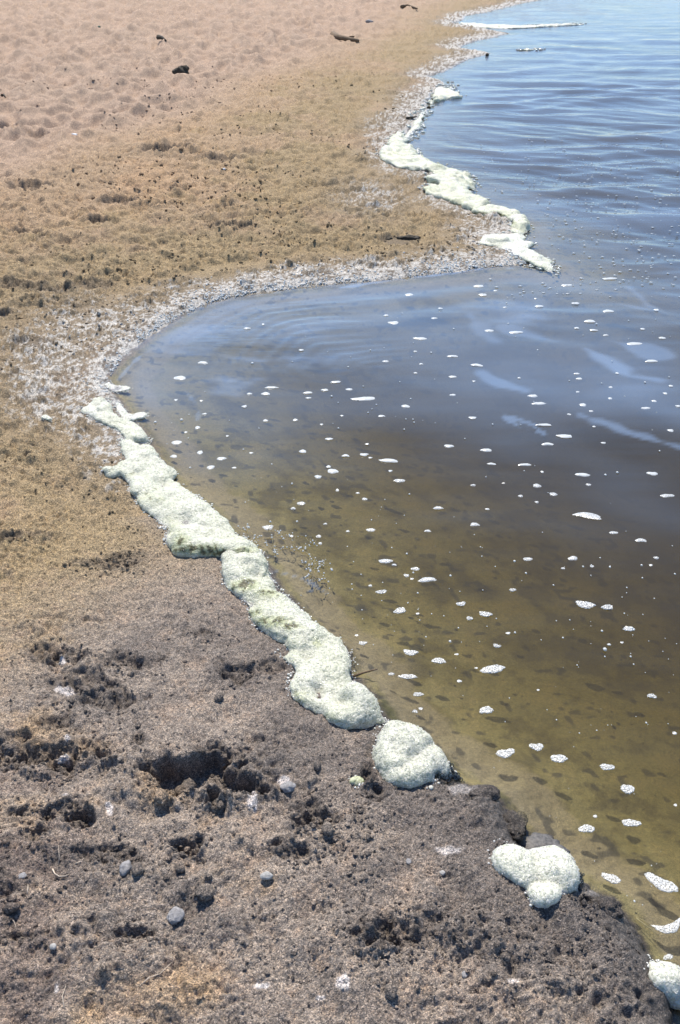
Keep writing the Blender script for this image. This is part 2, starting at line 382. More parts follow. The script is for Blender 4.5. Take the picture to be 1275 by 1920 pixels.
ad = N(n, 'ShaderNodeAddShader'); l.new(va.outputs[0], ad.inputs[0]); l.new(vs.outputs[0], ad.inputs[1]); l.new(ad.outputs[0], out.inputs['Volume'])

# ------------------------------------------------------------------ ground sheet
def u_axis(nfine, half=.335):
    f = np.linspace(-half, half, nfine)
    k = np.geomspace(half + .004, 60, 34)
    return np.concatenate([-k[::-1], f, k])
def y_axis(nfine, p0=-110, p1=2060):
    py = np.linspace(p1, p0, nfine)
    _, y = px_ground(np.full(nfine, 637.5), py)
    pre = -np.geomspace(.05, 3000, 22)[::-1]
    py = np.concatenate([np.arange(2060, 600, -2.3), np.arange(600, -110, -1.35)]); _, y = px_ground(np.full(len(py), 637.5), py)
    pre2 = np.linspace(.0, y[0] - .02, 24)
    post = np.geomspace(y[-1] * 1.04, 3000, 40)
    return np.concatenate([pre, pre2, y, post])
def y_axis_water():
    py = np.concatenate([np.arange(2060, 720, -4.6), np.arange(720, 160, -1.8), np.arange(160, -110, -3.6)])
    _, y = px_ground(np.full(len(py), 637.5), py)
    return np.concatenate([-np.geomspace(.05, 3000, 22)[::-1], np.linspace(.0, y[0] - .02, 24), y, np.geomspace(y[-1] * 1.04, 3000, 40)])
def sheet_xy(nu, ny):
    u = u_axis(nu); y = y_axis(ny) if ny else y_axis_water()
    Y = np.repeat(y[:, None], len(u), 1)
    X = u[None, :] * (1 + np.abs(Y))
    return X, Y
X, Y = sheet_xy(620, 1050)
F = ground_fields(X.ravel(), Y.ravel())
x, y = X.ravel(), Y.ravel()
sd, px, py, dry, r = F['sd'], F['px'], F['py'], F['dry'], F['r']
n1 = fbm(x, y, .5, 100, 4); n2 = fbm(x, y, .11, 104, 4, .6); n3_ = fbm(x, y, .03, 108, 3, .6)
speck = vn(x, y, .011, 111) * .6 + vn(x, y, .025, 112) * .5
speckf = vn(x, y, .007, 115) * .6 + vn(x, y, .018, 116) * .42 + vn(x, y, .05, 117) * .25
speck = np.where(r > 3.6, speckf, speck)
C = lambda *c: np.array(c)[None, :]
col = np.repeat(C(.355, .264, .172), len(x), 0)                       # tan crust
def mixc(col, c, m):
    m = np.clip(m, 0, 1)[:, None]; return col * (1 - m) + C(*c) * m
col = mixc(col, (.40, .28, .175), sstep(-.1, .5, n1 + .4 * n2))
olive = sstep(2.0, 3.0, r) * (1 - dry) * sstep(-.3, .5, n1 + .4 * n2 + sstep(2.4, .4, sd) * 1.3 - .75)
col = mixc(col, (.285, .23, .13), .75 * olive)
grey = sstep(950, 1250, py + .45 * (px - 250) + 90 * n1) * sstep(-.6, .15, n2 + n1 * .8 + sstep(.9, .1, sd) * .7 + .05)
grey = np.maximum(grey, sstep(.30, .08, sd) * (r < 3.2))
col = mixc(col, (.250, .226, .206), .85 * grey)
col = mixc(col, (.37, .28, .21), .4 * sstep(.1, .6, n3_ + .3 * n1) * sstep(800, 1300, py))
red = sstep(1300, 1500, py) * sstep(250, 60, px + 60 * n2) * sstep(-.2, .5, n2 + n1)
col = mixc(col, (.19, .12, .09), .5 * red)
col = mixc(col, (.40, .30, .225), dry)
col = mixc(col, (.38, .295, .225), dry * .5 * sstep(0, .5, n1))
col = mixc(col, (.135, .123, .116), .75 * sstep(-.05, .5, n1 * .7 + n2 * .8 + .35 * sstep(.35, .05, sd)) * grey * sstep(1050, 1250, py))
col = mixc(col, (.15, .135, .125), .6 * sstep(.14, .03, sd + .03 * n2) * (r < 3.6) * sstep(880, 980, py))
# shade inside the pits, painted into the sand colour
col = mixc(col, (.085, .075, .070), .50 * sstep(.2, .9, F['pit']) * (1 - .6 * dry))
# salt and dried-scum crust beside the water
ribbon = sstep(0, 1, 1 - np.clip(sd / (.33 + .20 * n1 + .10 * n2 + .25 * sstep(4, 7, r)), 0, 1)) * sstep(1040, 900, py)
ribbon = ribbon * (1 - .75 * dry)
leftp = np.exp(-(((px - 120) / 150) ** 2 + ((py - 700) / 130) ** 2)) + .8 * np.exp(-(((px - 300) / 170) ** 2 + ((py - 590) / 40) ** 2)) + .8 * np.exp(-(((px - 700) / 90) ** 2 + ((py - 370) / 45) ** 2)) + .5 * np.exp(-(((px - 200) / 60) ** 2 + ((py - 850) / 90) ** 2))
crustm = np.clip(np.maximum(ribbon * 1.0, leftp * .72), 0, 1.1) * (sd > 0)
gcr = mixc(col, (.155, .14, .125), crustm * .85)
col = gcr
spot = sstep(.02, .38, speck + crustm * .75 - .42 + .25 * n2)
col = mixc(col, (.50, .50, .48), spot * sstep(.12, .6, crustm))
# small pale efflorescence patches in the foreground
for (a, bb, w, hh) in [(128, 1305, 28, 14), (118, 1245, 8, 10), (130, 1405, 10, 8), (128, 1520, 16, 8), (475, 1520, 14, 26), (120, 1432, 22, 10), (645, 1875, 18, 26), (540, 1480, 22, 12), (600, 1900, 12, 6), (210, 1545, 10, 16), (840, 1610, 30, 14), (960, 1860, 20, 16), (115, 1890, 8, 20), (870, 1480, 44, 16), (1100, 1680, 34, 14), (490, 1870, 24, 10)]:
    q = np.exp(-(((px - a) / w) ** 2 + ((py - bb) / hh) ** 2)) + .35 * n3_ + .25 * speck
    col = mixc(col, (.62, .60, .60), .85 * sstep(.55, .85, q))
# damp grey bank beside the near water, then the wet rim
col = mixc(col, (.125, .115, .110), .75 * sstep(.22, .04, sd + .05 * n2) * (r < 3) * sstep(1400, 1560, py))
wet = sstep(.05, .012, sd) * (sd > -.02)
wet = np.maximum(wet, sstep(.10, .02, sd) * (r < 2.6) * .8)
col = np.where((wet > 0)[:, None], col * (1 - .42 * wet[:, None] * (1 - .8 * spot * (r > 3))[:, None]), col)
# submerged bed: silt with algae
ub = sstep(.0, -.03, sd)
bed = np.repeat(C(.275, .25, .125), len(x), 0)
bed = mixc(bed, (.19, .165, .06), sstep(-.1, .5, n2 + .4 * n1)); bed = mixc(bed, (.13, .115, .06), .6 * sstep(.05, .45, n2 - n3_ * .6)); bed = mixc(bed, (.34, .29, .15), .5 * sstep(.1, .45, -n2 + .5 * n3_))
alg = np.exp(-(((px - 740) / 45) ** 2 + ((py - 1310) / 40) ** 2)) + np.exp(-(((px - 850) / 70) ** 2 + ((py - 1400) / 35) ** 2)) + .8 * np.exp(-(((px - 960) / 90) ** 2 + ((py - 1470) / 40) ** 2)) + .7 * np.exp(-(((px - 1250) / 80) ** 2 + ((py - 1780) / 60) ** 2))
bed = mixc(bed, (.085, .085, .022), sstep(.35, .9, alg + .6 * n3_ + .35 * n2))
bed = mixc(bed, (.33, .29, .21), .7 * sstep(.1, .5, np.exp(-((sd + .10) / .05) ** 2) + .3 * n2))
bed = mixc(bed, (.05, .05, .045), .7 * sstep(.42, .6, vn(x, y, .02, 130) * .6 + vn(x, y, .045, 131) * .5))
col = col * (1 - ub[:, None]) + bed * ub[:, None]
tint = np.concatenate([np.clip(col, .01, .9), np.clip(wet, 0, 1)[:, None]], 1)
me = mesh_np('beach_ground', np.stack([x, y, F['h']], 1), grid_faces(*X.shape))
add_attr(me, 'tint', tint)
link('ground', me, sand_m, kind='structure')

# height lookup over the built sheet (bilinear in the sheet's own u, y axes)
UA, YA = u_axis(620), y_axis(1050); HG = F['h'].reshape(X.shape); CG = tint.reshape(X.shape + (4,))
def gcol(x, y):
    u = x / (1 + np.abs(y)); i = np.clip(np.searchsorted(UA, u), 0, len(UA) - 1); j = np.clip(np.searchsorted(YA, y), 0, len(YA) - 1)
    return CG[j, i].copy()
def gz(x, y):
    x = np.atleast_1d(np.asarray(x, float)); y = np.atleast_1d(np.asarray(y, float))
    u = x / (1 + np.abs(y))
    i = np.clip(np.searchsorted(UA, u) - 1, 0, len(UA) - 2); j = np.clip(np.searchsorted(YA, y) - 1, 0, len(YA) - 2)
    a = np.clip((u - UA[i]) / (UA[i + 1] - UA[i]), 0, 1); b = np.clip((y - YA[j]) / (YA[j + 1] - YA[j]), 0, 1)
    return (HG[j, i] * (1 - a) + HG[j, i + 1] * a) * (1 - b) + (HG[j + 1, i] * (1 - a) + HG[j + 1, i + 1] * a) * b
def at_px(px, py):
    z = .02
    for _ in range(4):
        x, y = px_ground(px, py, z); z = max(0.0, float(gz(x, y)[0]))
    return float(x), float(y), z

# ------------------------------------------------------------------ water
X, Y = sheet_xy(360, 0)
x, y = X.ravel(), Y.ravel()
px, py = ground_px(x, np.maximum(y, -.5)); px = np.clip(px, -6000, 8000); py = np.where(y < 0, 2600, py)
sdw = shore_sd(x, y)
dep = sstep(0, .6, -sdw)
def waves(x, y):
    wx = x + .4 * vn(x, y, 1.3, 200); wy = y + .24 * vn(x, y, 1.1, 201) + .07 * vn(x, y, .35, 202)
    e1 = .5 + .5 * vn(x, y * 1.6, 1.2, 203); e2 = .5 + .5 * vn(x, y * 1.6, .9, 204)
    z = np.zeros_like(x)
    for (lam, ang, amp, e) in [(.62, -4, .0036, e1), (.47, 16, .0034, e2), (.33, -18, .0024, e1), (.24, 6, .0017, e2), (.17, 26, .0010, e1), (.12, -10, .0006, e2)]:
        a = math.radians(ang); ph = 2 * math.pi * (wx * math.sin(a) + wy * math.cos(a)) / lam
        c = .5 + .5 * np.sin(ph); z += amp * (c ** 1.5 * 2 - 1) * (.3 + 1.7 * e)
    return z
farw = sstep(640, 360, py - .10 * (px - 900)) * sstep(30, 160, py + 60)
farw = np.maximum(farw * sstep(0.05, .7, -sdw), 0)
z = waves(x, y) * (farw + .10 * dep) + .0012 * vn(x, y * 2, .5, 207) * dep
cove = np.exp(-(((px - 500) / 230) ** 2 + ((py - 625) / 70) ** 2)); ds = -sdw + .05 * vn(x, y, .4, 240) + .012 * vn(x, y, .12, 241)
z += cove * (.0017 * np.sin(ds * 2 * math.pi / .062) * (.6 + .6 * vn(x, y, .35, 242)) + .0022 * np.sin(ds * 2 * math.pi / .115 + 1) * (.5 + .5 * vn(x, y, .5, 243)))
cv2 = np.exp(-(((px - 760) / 200) ** 2 + ((py - 560) / 45) ** 2)); z += cv2 * .004 * np.sin(ds * 2 * math.pi / .24)
z += dep * sstep(1150, 800, py) * .0022 * vn(x + .3 * y, y * 1.7, .24, 245)
z *= 1 - sstep(18, 40, np.hypot(x, y)) * .9
rip = np.exp(-(((px - 480) / 190) ** 2 + ((py - 620) / 65) ** 2)) * .55 + .30 * sstep(560, 300, py) + .06
rip += .5 * np.exp(-(((px - 1000) / 120) ** 2 + ((py - 25) / 22) ** 2))
cove0 = np.exp(-(((px - 480) / 200) ** 2 + ((py - 610) / 70) ** 2))
film_and_sheen = .28 * sstep(.0, .6, fbm(x + .1 * vn(x, y, .2, 3), y * 2.2, .55, 210, 4)) * np.exp(-(((px - 1080) / 260) ** 2 + ((py - 610) / 110) ** 2))
film_and_sheen += .22 * sstep(.1, .6, fbm(x, y * 2, .4, 214, 4, .6)) * np.exp(-(((px - 460) / 200) ** 2 + ((py - 690) / 110) ** 2))
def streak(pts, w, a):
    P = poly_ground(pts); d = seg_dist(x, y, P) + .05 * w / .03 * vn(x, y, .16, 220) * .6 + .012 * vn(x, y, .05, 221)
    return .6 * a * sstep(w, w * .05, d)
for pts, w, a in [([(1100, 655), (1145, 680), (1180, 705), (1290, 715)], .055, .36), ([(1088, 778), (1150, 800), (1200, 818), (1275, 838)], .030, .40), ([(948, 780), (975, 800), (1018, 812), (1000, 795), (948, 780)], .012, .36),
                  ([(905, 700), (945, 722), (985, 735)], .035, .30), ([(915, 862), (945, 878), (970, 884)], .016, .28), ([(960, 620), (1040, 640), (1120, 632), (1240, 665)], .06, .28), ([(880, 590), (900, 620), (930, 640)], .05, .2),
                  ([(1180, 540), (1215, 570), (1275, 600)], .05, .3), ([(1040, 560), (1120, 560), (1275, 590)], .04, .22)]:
    film_and_sheen = np.maximum(film_and_sheen, streak(pts, w, a))
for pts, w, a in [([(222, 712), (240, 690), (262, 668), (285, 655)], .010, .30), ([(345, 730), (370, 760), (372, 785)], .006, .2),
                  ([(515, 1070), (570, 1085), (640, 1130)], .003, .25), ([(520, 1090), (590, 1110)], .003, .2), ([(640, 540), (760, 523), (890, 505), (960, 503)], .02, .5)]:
    film_and_sheen = np.maximum(film_and_sheen, streak(pts, w, a))
film_and_sheen = np.clip(film_and_sheen + .14 * cove0 * (.6 + .8 * fbm(x, y * 3.5, .35, 233, 3)) + .25 * sstep(1040, 600, py + 200 * fbm(x + .5 * y, y * 1.3, .7, 236, 3)) * (1 - .3 * cove0) * (1 - .05 * sstep(560, 330, py)) * sstep(0, .12, -sdw) * (.75 + .5 * fbm(x, y * 1.6, .8, 230, 3)), 0, .7) * (sdw < .02)  # cove and broad wash: sky reflection painted in as diffuse blue
state = np.stack([np.clip(rip, 0, 1), film_and_sheen, np.zeros_like(x), np.ones_like(x)], 1)
nr, nc = X.shape
V = np.stack([x, y, z], 1); Fq = grid_faces(nr, nc)
# close the body of water below
ring = np.concatenate([np.arange(nc), np.arange(1, nr) * nc + nc - 1, (nr - 1) * nc + np.arange(nc - 2, -1, -1), np.arange(nr - 2, 0, -1) * nc])
low = V[ring].copy(); low[:, 2] = -4.0
base = len(V); cen = base + len(low)
V2 = np.concatenate([V, low, [[0, 0, -4.0]]])
k = len(ring); idx = np.arange(k); nx = (idx + 1) % k
sides = np.stack([ring[idx], base + idx, base + nx, ring[nx]], 1)
me = mesh_np('lake_water', V2, np.concatenate([Fq, sides]))
# bottom as fan
bmw = bmesh.new(); bmw.from_mesh(me); bmw.verts.ensure_lookup_table()
for a in range(k): bmw.faces.new((bmw.verts[cen], bmw.verts[base + int(nx[a])], bmw.verts[base + a]))
bmw.to_mesh(me); bmw.free()
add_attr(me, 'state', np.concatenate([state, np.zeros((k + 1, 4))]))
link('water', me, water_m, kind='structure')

# ------------------------------------------------------------------ shore foam
def ico(sub):
    bm = bmesh.new(); bmesh.ops.create_icosphere(bm, subdivisions=sub, radius=1)
    v = np.array([p.co[:] for p in bm.verts]); f = np.array([[q.index for q in p.verts] for p in bm.faces]); bm.free()
    return v, f
ICO = {s: ico(s) for s in (1, 2, 3, 4)}
def many(v, f, centres, scales):
    n = len(centres); V = v[None] * scales[:, None, :] + centres[:, None, :]
    Fc = f[None] + (np.arange(n) * len(v))[:, None, None]
    return V.reshape(-1, 3), Fc.reshape(-1, 3)
def foam_balls(P, H, rmax, g, zf=.62, seed=1, lift=0.0, dens=1.0, holes=()):
    rg = np.random.default_rng(seed)
    mn, mx_ = P.min(0), P.max(0)
    a, b_ = np.meshgrid(np.arange(mn[0], mx_[0], g), np.arange(mn[1], mx_[1], g))
    a = a.ravel() + rg.uniform(-.4, .4, a.size) * g; b_ = b_.ravel() + rg.uniform(-.4, .4, b_.size) * g
    wa_ = min(.004, .12 * rmax); a2 = a + wa_ * vn(a, b_, rmax * .6, 70) + wa_ * .6 * vn(a, b_, rmax * .25, 72); b2 = b_ + wa_ * vn(a, b_, rmax * .6, 71) + wa_ * .6 * vn(a, b_, rmax * .25, 73)
    ins = inside(a2, b2, P); a, b_, a2, b2 = a[ins], b_[ins], a2[ins], b2[ins]
    d = seg_dist(a2, b2, P, True).astype(float)
    keep = rg.uniform(0, 1, len(a)) < dens * np.clip((g * 2.2 / np.maximum(d, 1e-4)), .06, 1)
    keep |= d > .8 * min(rmax, d.max())
    keep &= d > .3 * g
    a, b_, d = a[keep], b_[keep], d[keep]
    r = np.minimum(d, rmax) * rg.uniform(.82, 1.04, len(d))
    rz = np.minimum(r * zf, H * .75) * rg.uniform(.8, 1.1, len(d)) * (.66 + .44 * sstep(-.45, .45, vn(a, b_, rmax * 2.0, 75)))
    bz = np.maximum(gz(a, b_), 0)
    qx, qy = ground_px(a, b_, .03)
    for (hx, hy, hw, hh) in holes:
        q = ((qx - hx) / hw) ** 2 + ((qy - hy) / hh) ** 2; rz = rz * (1 - .75 * np.exp(-q)); r = np.where(q < 1, np.minimum(r, .016), r)
    return np.stack([a, b_, bz + rz * .45 + lift], 1), np.stack([r, r, rz], 1)
def make_foam(name, label, pieces, voxel, grime=(), green=.3, lump=1.0, cat='foam', group=None, seed=1, holes=(), bright=1.0, beads=0):
    C_, S_ = [], []
    for (poly, H, rmax, g, zf) in pieces:
        P = poly_ground(poly, min(H * .45, .02)) if not isinstance(poly, np.ndarray) else poly
        c, s = foam_balls(P, H, rmax, g, zf, seed + len(C_), holes=holes); C_.append(c); S_.append(s)
    c = np.concatenate(C_); s = np.concatenate(S_)
    org = np.array([c[:, 0].mean(), c[:, 1].mean(), 0]); c = c - org
    V, Fc = many(*ICO[2], c, s)
    me0 = mesh_np('tmp_balls', V, Fc); ob = bpy.data.objects.new('tmp_balls', me0); COL.objects.link(ob)
    md = ob.modifiers.new('r', 'REMESH'); md.mode = 'VOXEL'; md.voxel_size = voxel
    ms_ = ob.modifiers.new('s', 'SMOOTH'); ms_.factor = .6; ms_.iterations = 3
    dg = bpy.context.evaluated_depsgraph_get(); me = bpy.data.meshes.new_from_object(ob.evaluated_get(dg))
    bpy.data.objects.remove(ob); bpy.data.meshes.remove(me0)
    me.name = name
    nv = len(me.vertices); co = np.empty(nv * 3, np.float32); me.vertices.foreach_get('co', co); co = co.reshape(-1, 3).astype(float)
    no = np.empty(nv * 3, np.float32); me.vertex_normals.foreach_get('vector', no); no = no.reshape(-1, 3)
    X_, Y_, Z_ = co[:, 0] + org[0], co[:, 1] + org[1], co[:, 2]
    disp = lump * (.0075 * n3(X_, Y_, Z_, .045, 300) + .0018 * n3(X_, Y_, Z_, .018, 304) + .0011 * n3(X_, Y_, Z_, .008, 308) + .0007 * n3(X_, Y_, Z_, .0042, 312))
    if voxel > .006: disp = disp * 1.8 + .004 * n3(X_, Y_, Z_, .09, 320)
    co = co + no * disp[:, None]
    hx_, hy_ = ground_px(X_, Y_, Z_)
    for (hx, hy, hw, hh) in holes:
        q = ((hx_ - hx) / hw) ** 2 + ((hy_ - hy) / hh) ** 2; co[:, 2] -= np.where(no[:, 2] > 0, .42 * np.exp(-q * 1.1), 0) * np.maximum(Z_ - .015, 0)
    me.vertices.foreach_set('co', co.astype(np.float32).ravel())
    me.polygons.foreach_set('use_smooth', np.full(len(me.polygons), True))
    # colours: clean white to pale green, brown-green scum where the photo has it
    gn = .5 + .5 * n3(X_, Y_, Z_, .06, 330)
    cl = np.repeat(C(.60, .59, .515) * bright, nv, 0); cl = mixc(cl, (.46, .465, .29), green * gn * 1.4 + green * .35)
    ppx, ppy = ground_px(X_, Y_, Z_)
    gr = np.zeros(nv)
    for (a, bb, w, hh, st) in grime: gr = np.maximum(gr, st * np.exp(-(((ppx - a) / w) ** 2 + ((ppy - bb) / hh) ** 2)))
    sp_ = .6 * n3(X_, Y_, Z_, .011, 340) + .5 * n3(X_, Y_, Z_, .005, 343)
    cl = mixc(cl, (.42, .44, .22), sstep(.15, .8, gr + .25 * sp_) * .75); cl = mixc(cl, (.10, .09, .03), sstep(.55, .95, gr + .7 * sp_ - .05))
    # touches sand at the foot
    add_attr(me, 'tint', np.concatenate([cl, np.ones((nv, 1))], 1))
    me.materials.clear()
    o = link(name, me, foam_m, label=label, cat=cat, group=group, loc=tuple(org))
    lace = [np.zeros((0, 4))]
    for (poly, H, rmax, g, zf) in (pieces if voxel < .02 else []):
        P = poly_ground(poly, .005); L_ = np.hypot(*(np.roll(P, -1, 0) - P).T); cs = np.concatenate([[0], np.cumsum(L_)]); PP = np.concatenate([P, P[:1]])
        rg = np.random.default_rng(seed + 900); nb = int(min(cs[-1] * 650 / max(1, voxel / .003), 900)); t = rg.uniform(0, cs[-1], nb)
        sc_ = max(1, voxel / .003); qx = np.interp(t, cs, PP[:, 0]) + rg.normal(0, .0045 * sc_, nb); qy = np.interp(t, cs, PP[:, 1]) + rg.normal(0, .0045 * sc_, nb)
        kk = rg.uniform(0, 1, nb) < .15 + .9 * sstep(-.1, .4, vn(qx, qy, .03 * sc_, 77)); qx, qy = qx[kk], qy[kk]
        rb = np.exp(rg.uniform(math.log(.0007), math.log(.0030), len(qx))) * sc_
        lace.append(np.stack([qx, qy, np.maximum(gz(qx, qy), 0) + rb * .3, rb], 1))
    lace = np.concatenate(lace)
    V_b, F_b = many(*ICO[1], lace[:, :3] - org, np.stack([lace[:, 3] * 1.3, lace[:, 3] * 1.3, lace[:, 3] * .6], 1))
    if len(lace): link('froth_edge', mesh_np('froth_edge', V_b, F_b), bead_m, parent=o, kind='stuff')
    if beads:
        up = np.nonzero(no[:, 2] > -.1)[0]; rg = np.random.default_rng(seed + 500); pk = rg.choice(up, beads)
        rb = np.exp(rg.uniform(math.log(.0005), math.log(.0014), beads)); V_b, F_b = many(*ICO[1], co[pk] + no[pk] * (rb * .35)[:, None], np.repeat(rb[:, None], 3, 1))
        link('bubbles', mesh_np('foam_bubbles', V_b, F_b), bead_m, parent=o, kind='stuff')
    return o

A1 = [(147, 777), (165, 766), (185, 752), (204, 752), (212, 765), (212, 776), (226, 790), (246, 792), (262, 800), (272, 812), (283, 825), (262, 833), (240, 836), (222, 812), (195, 801), (170, 788)]
A2 = [(183, 887), (196, 882), (215, 886), (236, 874), (228, 850), (226, 830), (250, 828), (264, 843), (280, 838), (296, 848), (300, 865), (318, 872), (333, 886), (322, 900), (345, 912), (378, 938), (350, 948), (322, 940), (298, 945), (270, 950), (248, 932), (240, 910), (225, 899), (205, 902)]
A3 = [(258, 945), (290, 932), (330, 920), (365, 926), (400, 955), (426, 976), (440, 1000), (472, 1017), (492, 1034), (486, 1050), (460, 1054), (430, 1052), (400, 1044), (365, 1047), (335, 1042), (315, 1024), (310, 1000), (285, 975)]
A3r = [(312, 1012), (340, 1008), (380, 1008), (420, 1018), (470, 1020), (492, 1036), (480, 1054), (440, 1056), (400, 1044), (360, 1048), (330, 1042)]
A4 = [(430, 1060), (450, 1046), (480, 1045), (498, 1052), (502, 1075), (520, 1100), (545, 1130), (568, 1152), (545, 1165), (510, 1152), (480, 1137), (455, 1127), (430, 1112), (418, 1092), (420, 1070)]
A5 = [(468, 1142), (500, 1135), (540, 1128), (570, 1152), (592, 1175), (622, 1195), (650, 1215), (640, 1240), (600, 1232), (548, 1217), (515, 1206), (485, 1187), (470, 1166)]
A6 = [(520, 1237), (545, 1227), (575, 1217), (600, 1200), (630, 1192), (652, 1215), (661, 1240), (658, 1275), (672, 1300), (702, 1320), (720, 1345), (732, 1362), (700, 1370), (675, 1378), (645, 1387), (618, 1372), (600, 1352), (575, 1340), (550, 1320), (536, 1297), (545, 1282), (552, 1267), (540, 1252)]
B0 = [(408, 1040), (450, 1036), (484, 1040), (505, 1070), (505, 1100), (470, 1105), (430, 1092)]
B1 = [(440, 1108), (500, 1085), (530, 1110), (592, 1168), (565, 1205), (500, 1180), (462, 1140)]
B2 = [(530, 1180), (575, 1160), (615, 1185), (656, 1225), (650, 1262), (570, 1255), (535, 1220)]
make_foam('shore_foam', 'long foam roll along the left shore, its lower end crusted with green scum',
    [(A1, .018, .022, .008, .55), (A2, .022, .030, .009, .5), (A3, .020, .035, .009, .45), (A3r, .034, .030, .008, .75)], .0040,
    grime=[(370, 1030, 60, 11, 1.0), (340, 1015, 20, 20, .8), (460, 1035, 30, 14, .85), (320, 990, 20, 40, .45), (290, 930, 40, 25, .4), (245, 892, 18, 8, .5), (400, 1035, 60, 8, 1.0)], green=.28, seed=3, beads=1000, holes=[(380, 985, 9, 6), (300, 905, 20, 10), (350, 975, 20, 12)])
make_foam('shore_foam', 'biggest lumpy foam bank, sagging over the grey sand with a deep dimple in it',
    [(A4, .030, .036, .007, .6), (A5, .036, .042, .007, .6), (A6, .046, .045, .007, .65), (B0, .026, .03, .007, .6), (B1, .034, .035, .007, .6), (B2, .036, .04, .007, .6)],   .0032,
    grime=[(460, 1098, 34, 12, 1.0), (500, 1112, 30, 9, .8), (510, 1165, 42, 13, .95), (540, 1172, 30, 10, .8), (594, 1203, 10, 10, .8), (560, 1310, 22, 22, .5), (640, 1375, 40, 14, .6), (600, 1345, 34, 12, .6), (480, 1150, 20, 10, .7)], green=.34, seed=9, beads=2200, holes=[(640, 1302, 22, 15), (597, 1288, 14, 18), (575, 1222, 18, 10), (485, 1075, 12, 12)])
A7 = [(703, 1386), (712, 1372), (740, 1367), (765, 1371), (790, 1384), (805, 1399), (825, 1412), (848, 1436), (856, 1452), (838, 1462), (818, 1462), (816, 1484), (790, 1489), (760, 1495), (735, 1493), (716, 1478), (706, 1456), (701, 1430), (707, 1408)]
f7 = make_foam('foam_clump', 'square-sided pale green foam clump with clear bubbles at its right corner', [(A7, .050, .030, .005, .95)], .0029, grime=[(715, 1480, 14, 20, .4)], green=.25, seed=21, beads=1300, lump=.8)
A8a = [(918, 1630), (922, 1615), (938, 1606), (965, 1607), (990, 1625), (1015, 1655), (1022, 1680), (1000, 1692), (972, 1688), (942, 1675), (922, 1655)]
A8b = [(975, 1612), (1030, 1608), (1060, 1618), (1078, 1640), (1085, 1665), (1081, 1690), (1060, 1704), (1035, 1700), (1005, 1690), (990, 1660)]
A8c = [(978, 1696), (1000, 1686), (1035, 1686), (1050, 1700), (1047, 1718), (1030, 1731), (1008, 1733), (992, 1722)]
f8 = make_foam('foam_clump', 'two-lobed white foam clump with a round knob hanging down over the sand bank', [(A8a, .050, .040, .006, .8), (A8b, .034, .040, .006, .65), (A8c, .036, .030, .006, .85)], .0029, grime=[(985, 1705, 10, 10, .5)], green=.15, seed=31, beads=900, lump=.5, bright=1.12)
A9 = [(1211, 1838), (1217, 1813), (1235, 1801), (1255, 1802), (1278, 1812), (1300, 1838), (1306, 1870), (1285, 1884), (1258, 1874), (1234, 1870), (1217, 1858)]
f9 = make_foam('foam_clump', 'smooth round ball of white foam cut off by the lower right edge', [(A9, .060, .05, .006, .95)], .003, green=.12, seed=41, lump=.4, beads=350, bright=1.12)
make_foam('foam_lump', 'small lone white foam lump on dry tan sand left of the foam roll', [([(80, 792), (88, 790), (97, 794), (97, 800), (88, 802), (80, 798)], .02, .03, .006, .8)], .003, green=.1, seed=43)
make_foam('foam_lump', 'tiny greenish foam scrap on grey sand left of the square-sided clump', [([(652, 1486), (668, 1483), (684, 1488), (684, 1498), (668, 1504), (654, 1500)], .010, .012, .003, .7)], .002, green=.9, seed=44, lump=.6, grime=[(660, 1490, 8, 6, .6)])
make_foam('foam_lump', 'small bluish foam bead in the shadow under the square-sided clump', [([(799, 1500), (805, 1494), (813, 1496), (814, 1503), (806, 1507)], .012, .012, .003, .9)], .0018, green=.0, seed=45, lump=.3)
make_foam('floating_foam_sheet', 'flat white foam tongue reaching over the water beside the upper foam roll', [([(213, 758), (222, 752), (232, 765), (241, 775), (262, 772), (279, 775), (272, 783), (255, 786), (240, 793), (228, 788), (220, 774)], .008, .012, .006, .4)], .003, green=.05, seed=46, lump=.5)
make_foam('floating_foam_sheet', 'small flat pointed foam sheet on the water at the very corner of the bay', [([(192, 722), (205, 712), (213, 720), (232, 722), (247, 726), (240, 732), (216, 735), (204, 730)], .008, .012, .006, .4)], .003, green=.05, seed=47, lump=.5)
# far foam
D1 = [(708, 288), (725, 279), (728, 262), (745, 250), (758, 248), (765, 262), (762, 270), (782, 280), (786, 290), (776, 296), (800, 300), (830, 308), (860, 318), (885, 328), (888, 340), (896, 351), (880, 353), (895, 365), (915, 380), (922, 391), (905, 399), (880, 397), (865, 390), (840, 379), (815, 371), (795, 366), (790, 359), (810, 351), (830, 346), (835, 335), (800, 326), (765, 321), (735, 313), (715, 302)]
D1r = [(795, 335), (815, 331), (860, 334), (880, 345), (850, 350), (820, 346), (800, 345)]
D2 = [(880, 397), (920, 388), (945, 391), (975, 406), (999, 420), (992, 433), (975, 440), (955, 431), (960, 416), (935, 405), (905, 405)]
D3 = [(892, 462), (903, 449), (940, 443), (972, 435), (992, 443), (985, 451), (1006, 455), (992, 467), (1016, 475), (1036, 490), (1044, 505), (1040, 517), (1028, 508), (1010, 502), (985, 492), (960, 482), (935, 470), (915, 466)]
make_foam('shore_foam', 'broad yellowish foam bank on the far side of the spit, beyond the pale grey flats', [(D1, .035, .06, .030, .4), (D1r, .07, .05, .020, .7)], .011, grime=[(812, 340, 12, 5, .6), (722, 286, 10, 3, .7), (880, 395, 30, 3, .6), (850, 358, 40, 2, .4)], green=.55, seed=51, bright=1.15)
make_foam('shore_foam', 'knobbly foam ridge with dark gaps between the far foam bank and the spit tip sheet', [(D2, .045, .045, .022, .6)], .009, grime=[(905, 400, 26, 3, .9), (940, 402, 18, 3, .9), (962, 418, 6, 5, .8)], green=.5, seed=55, bright=1.15)
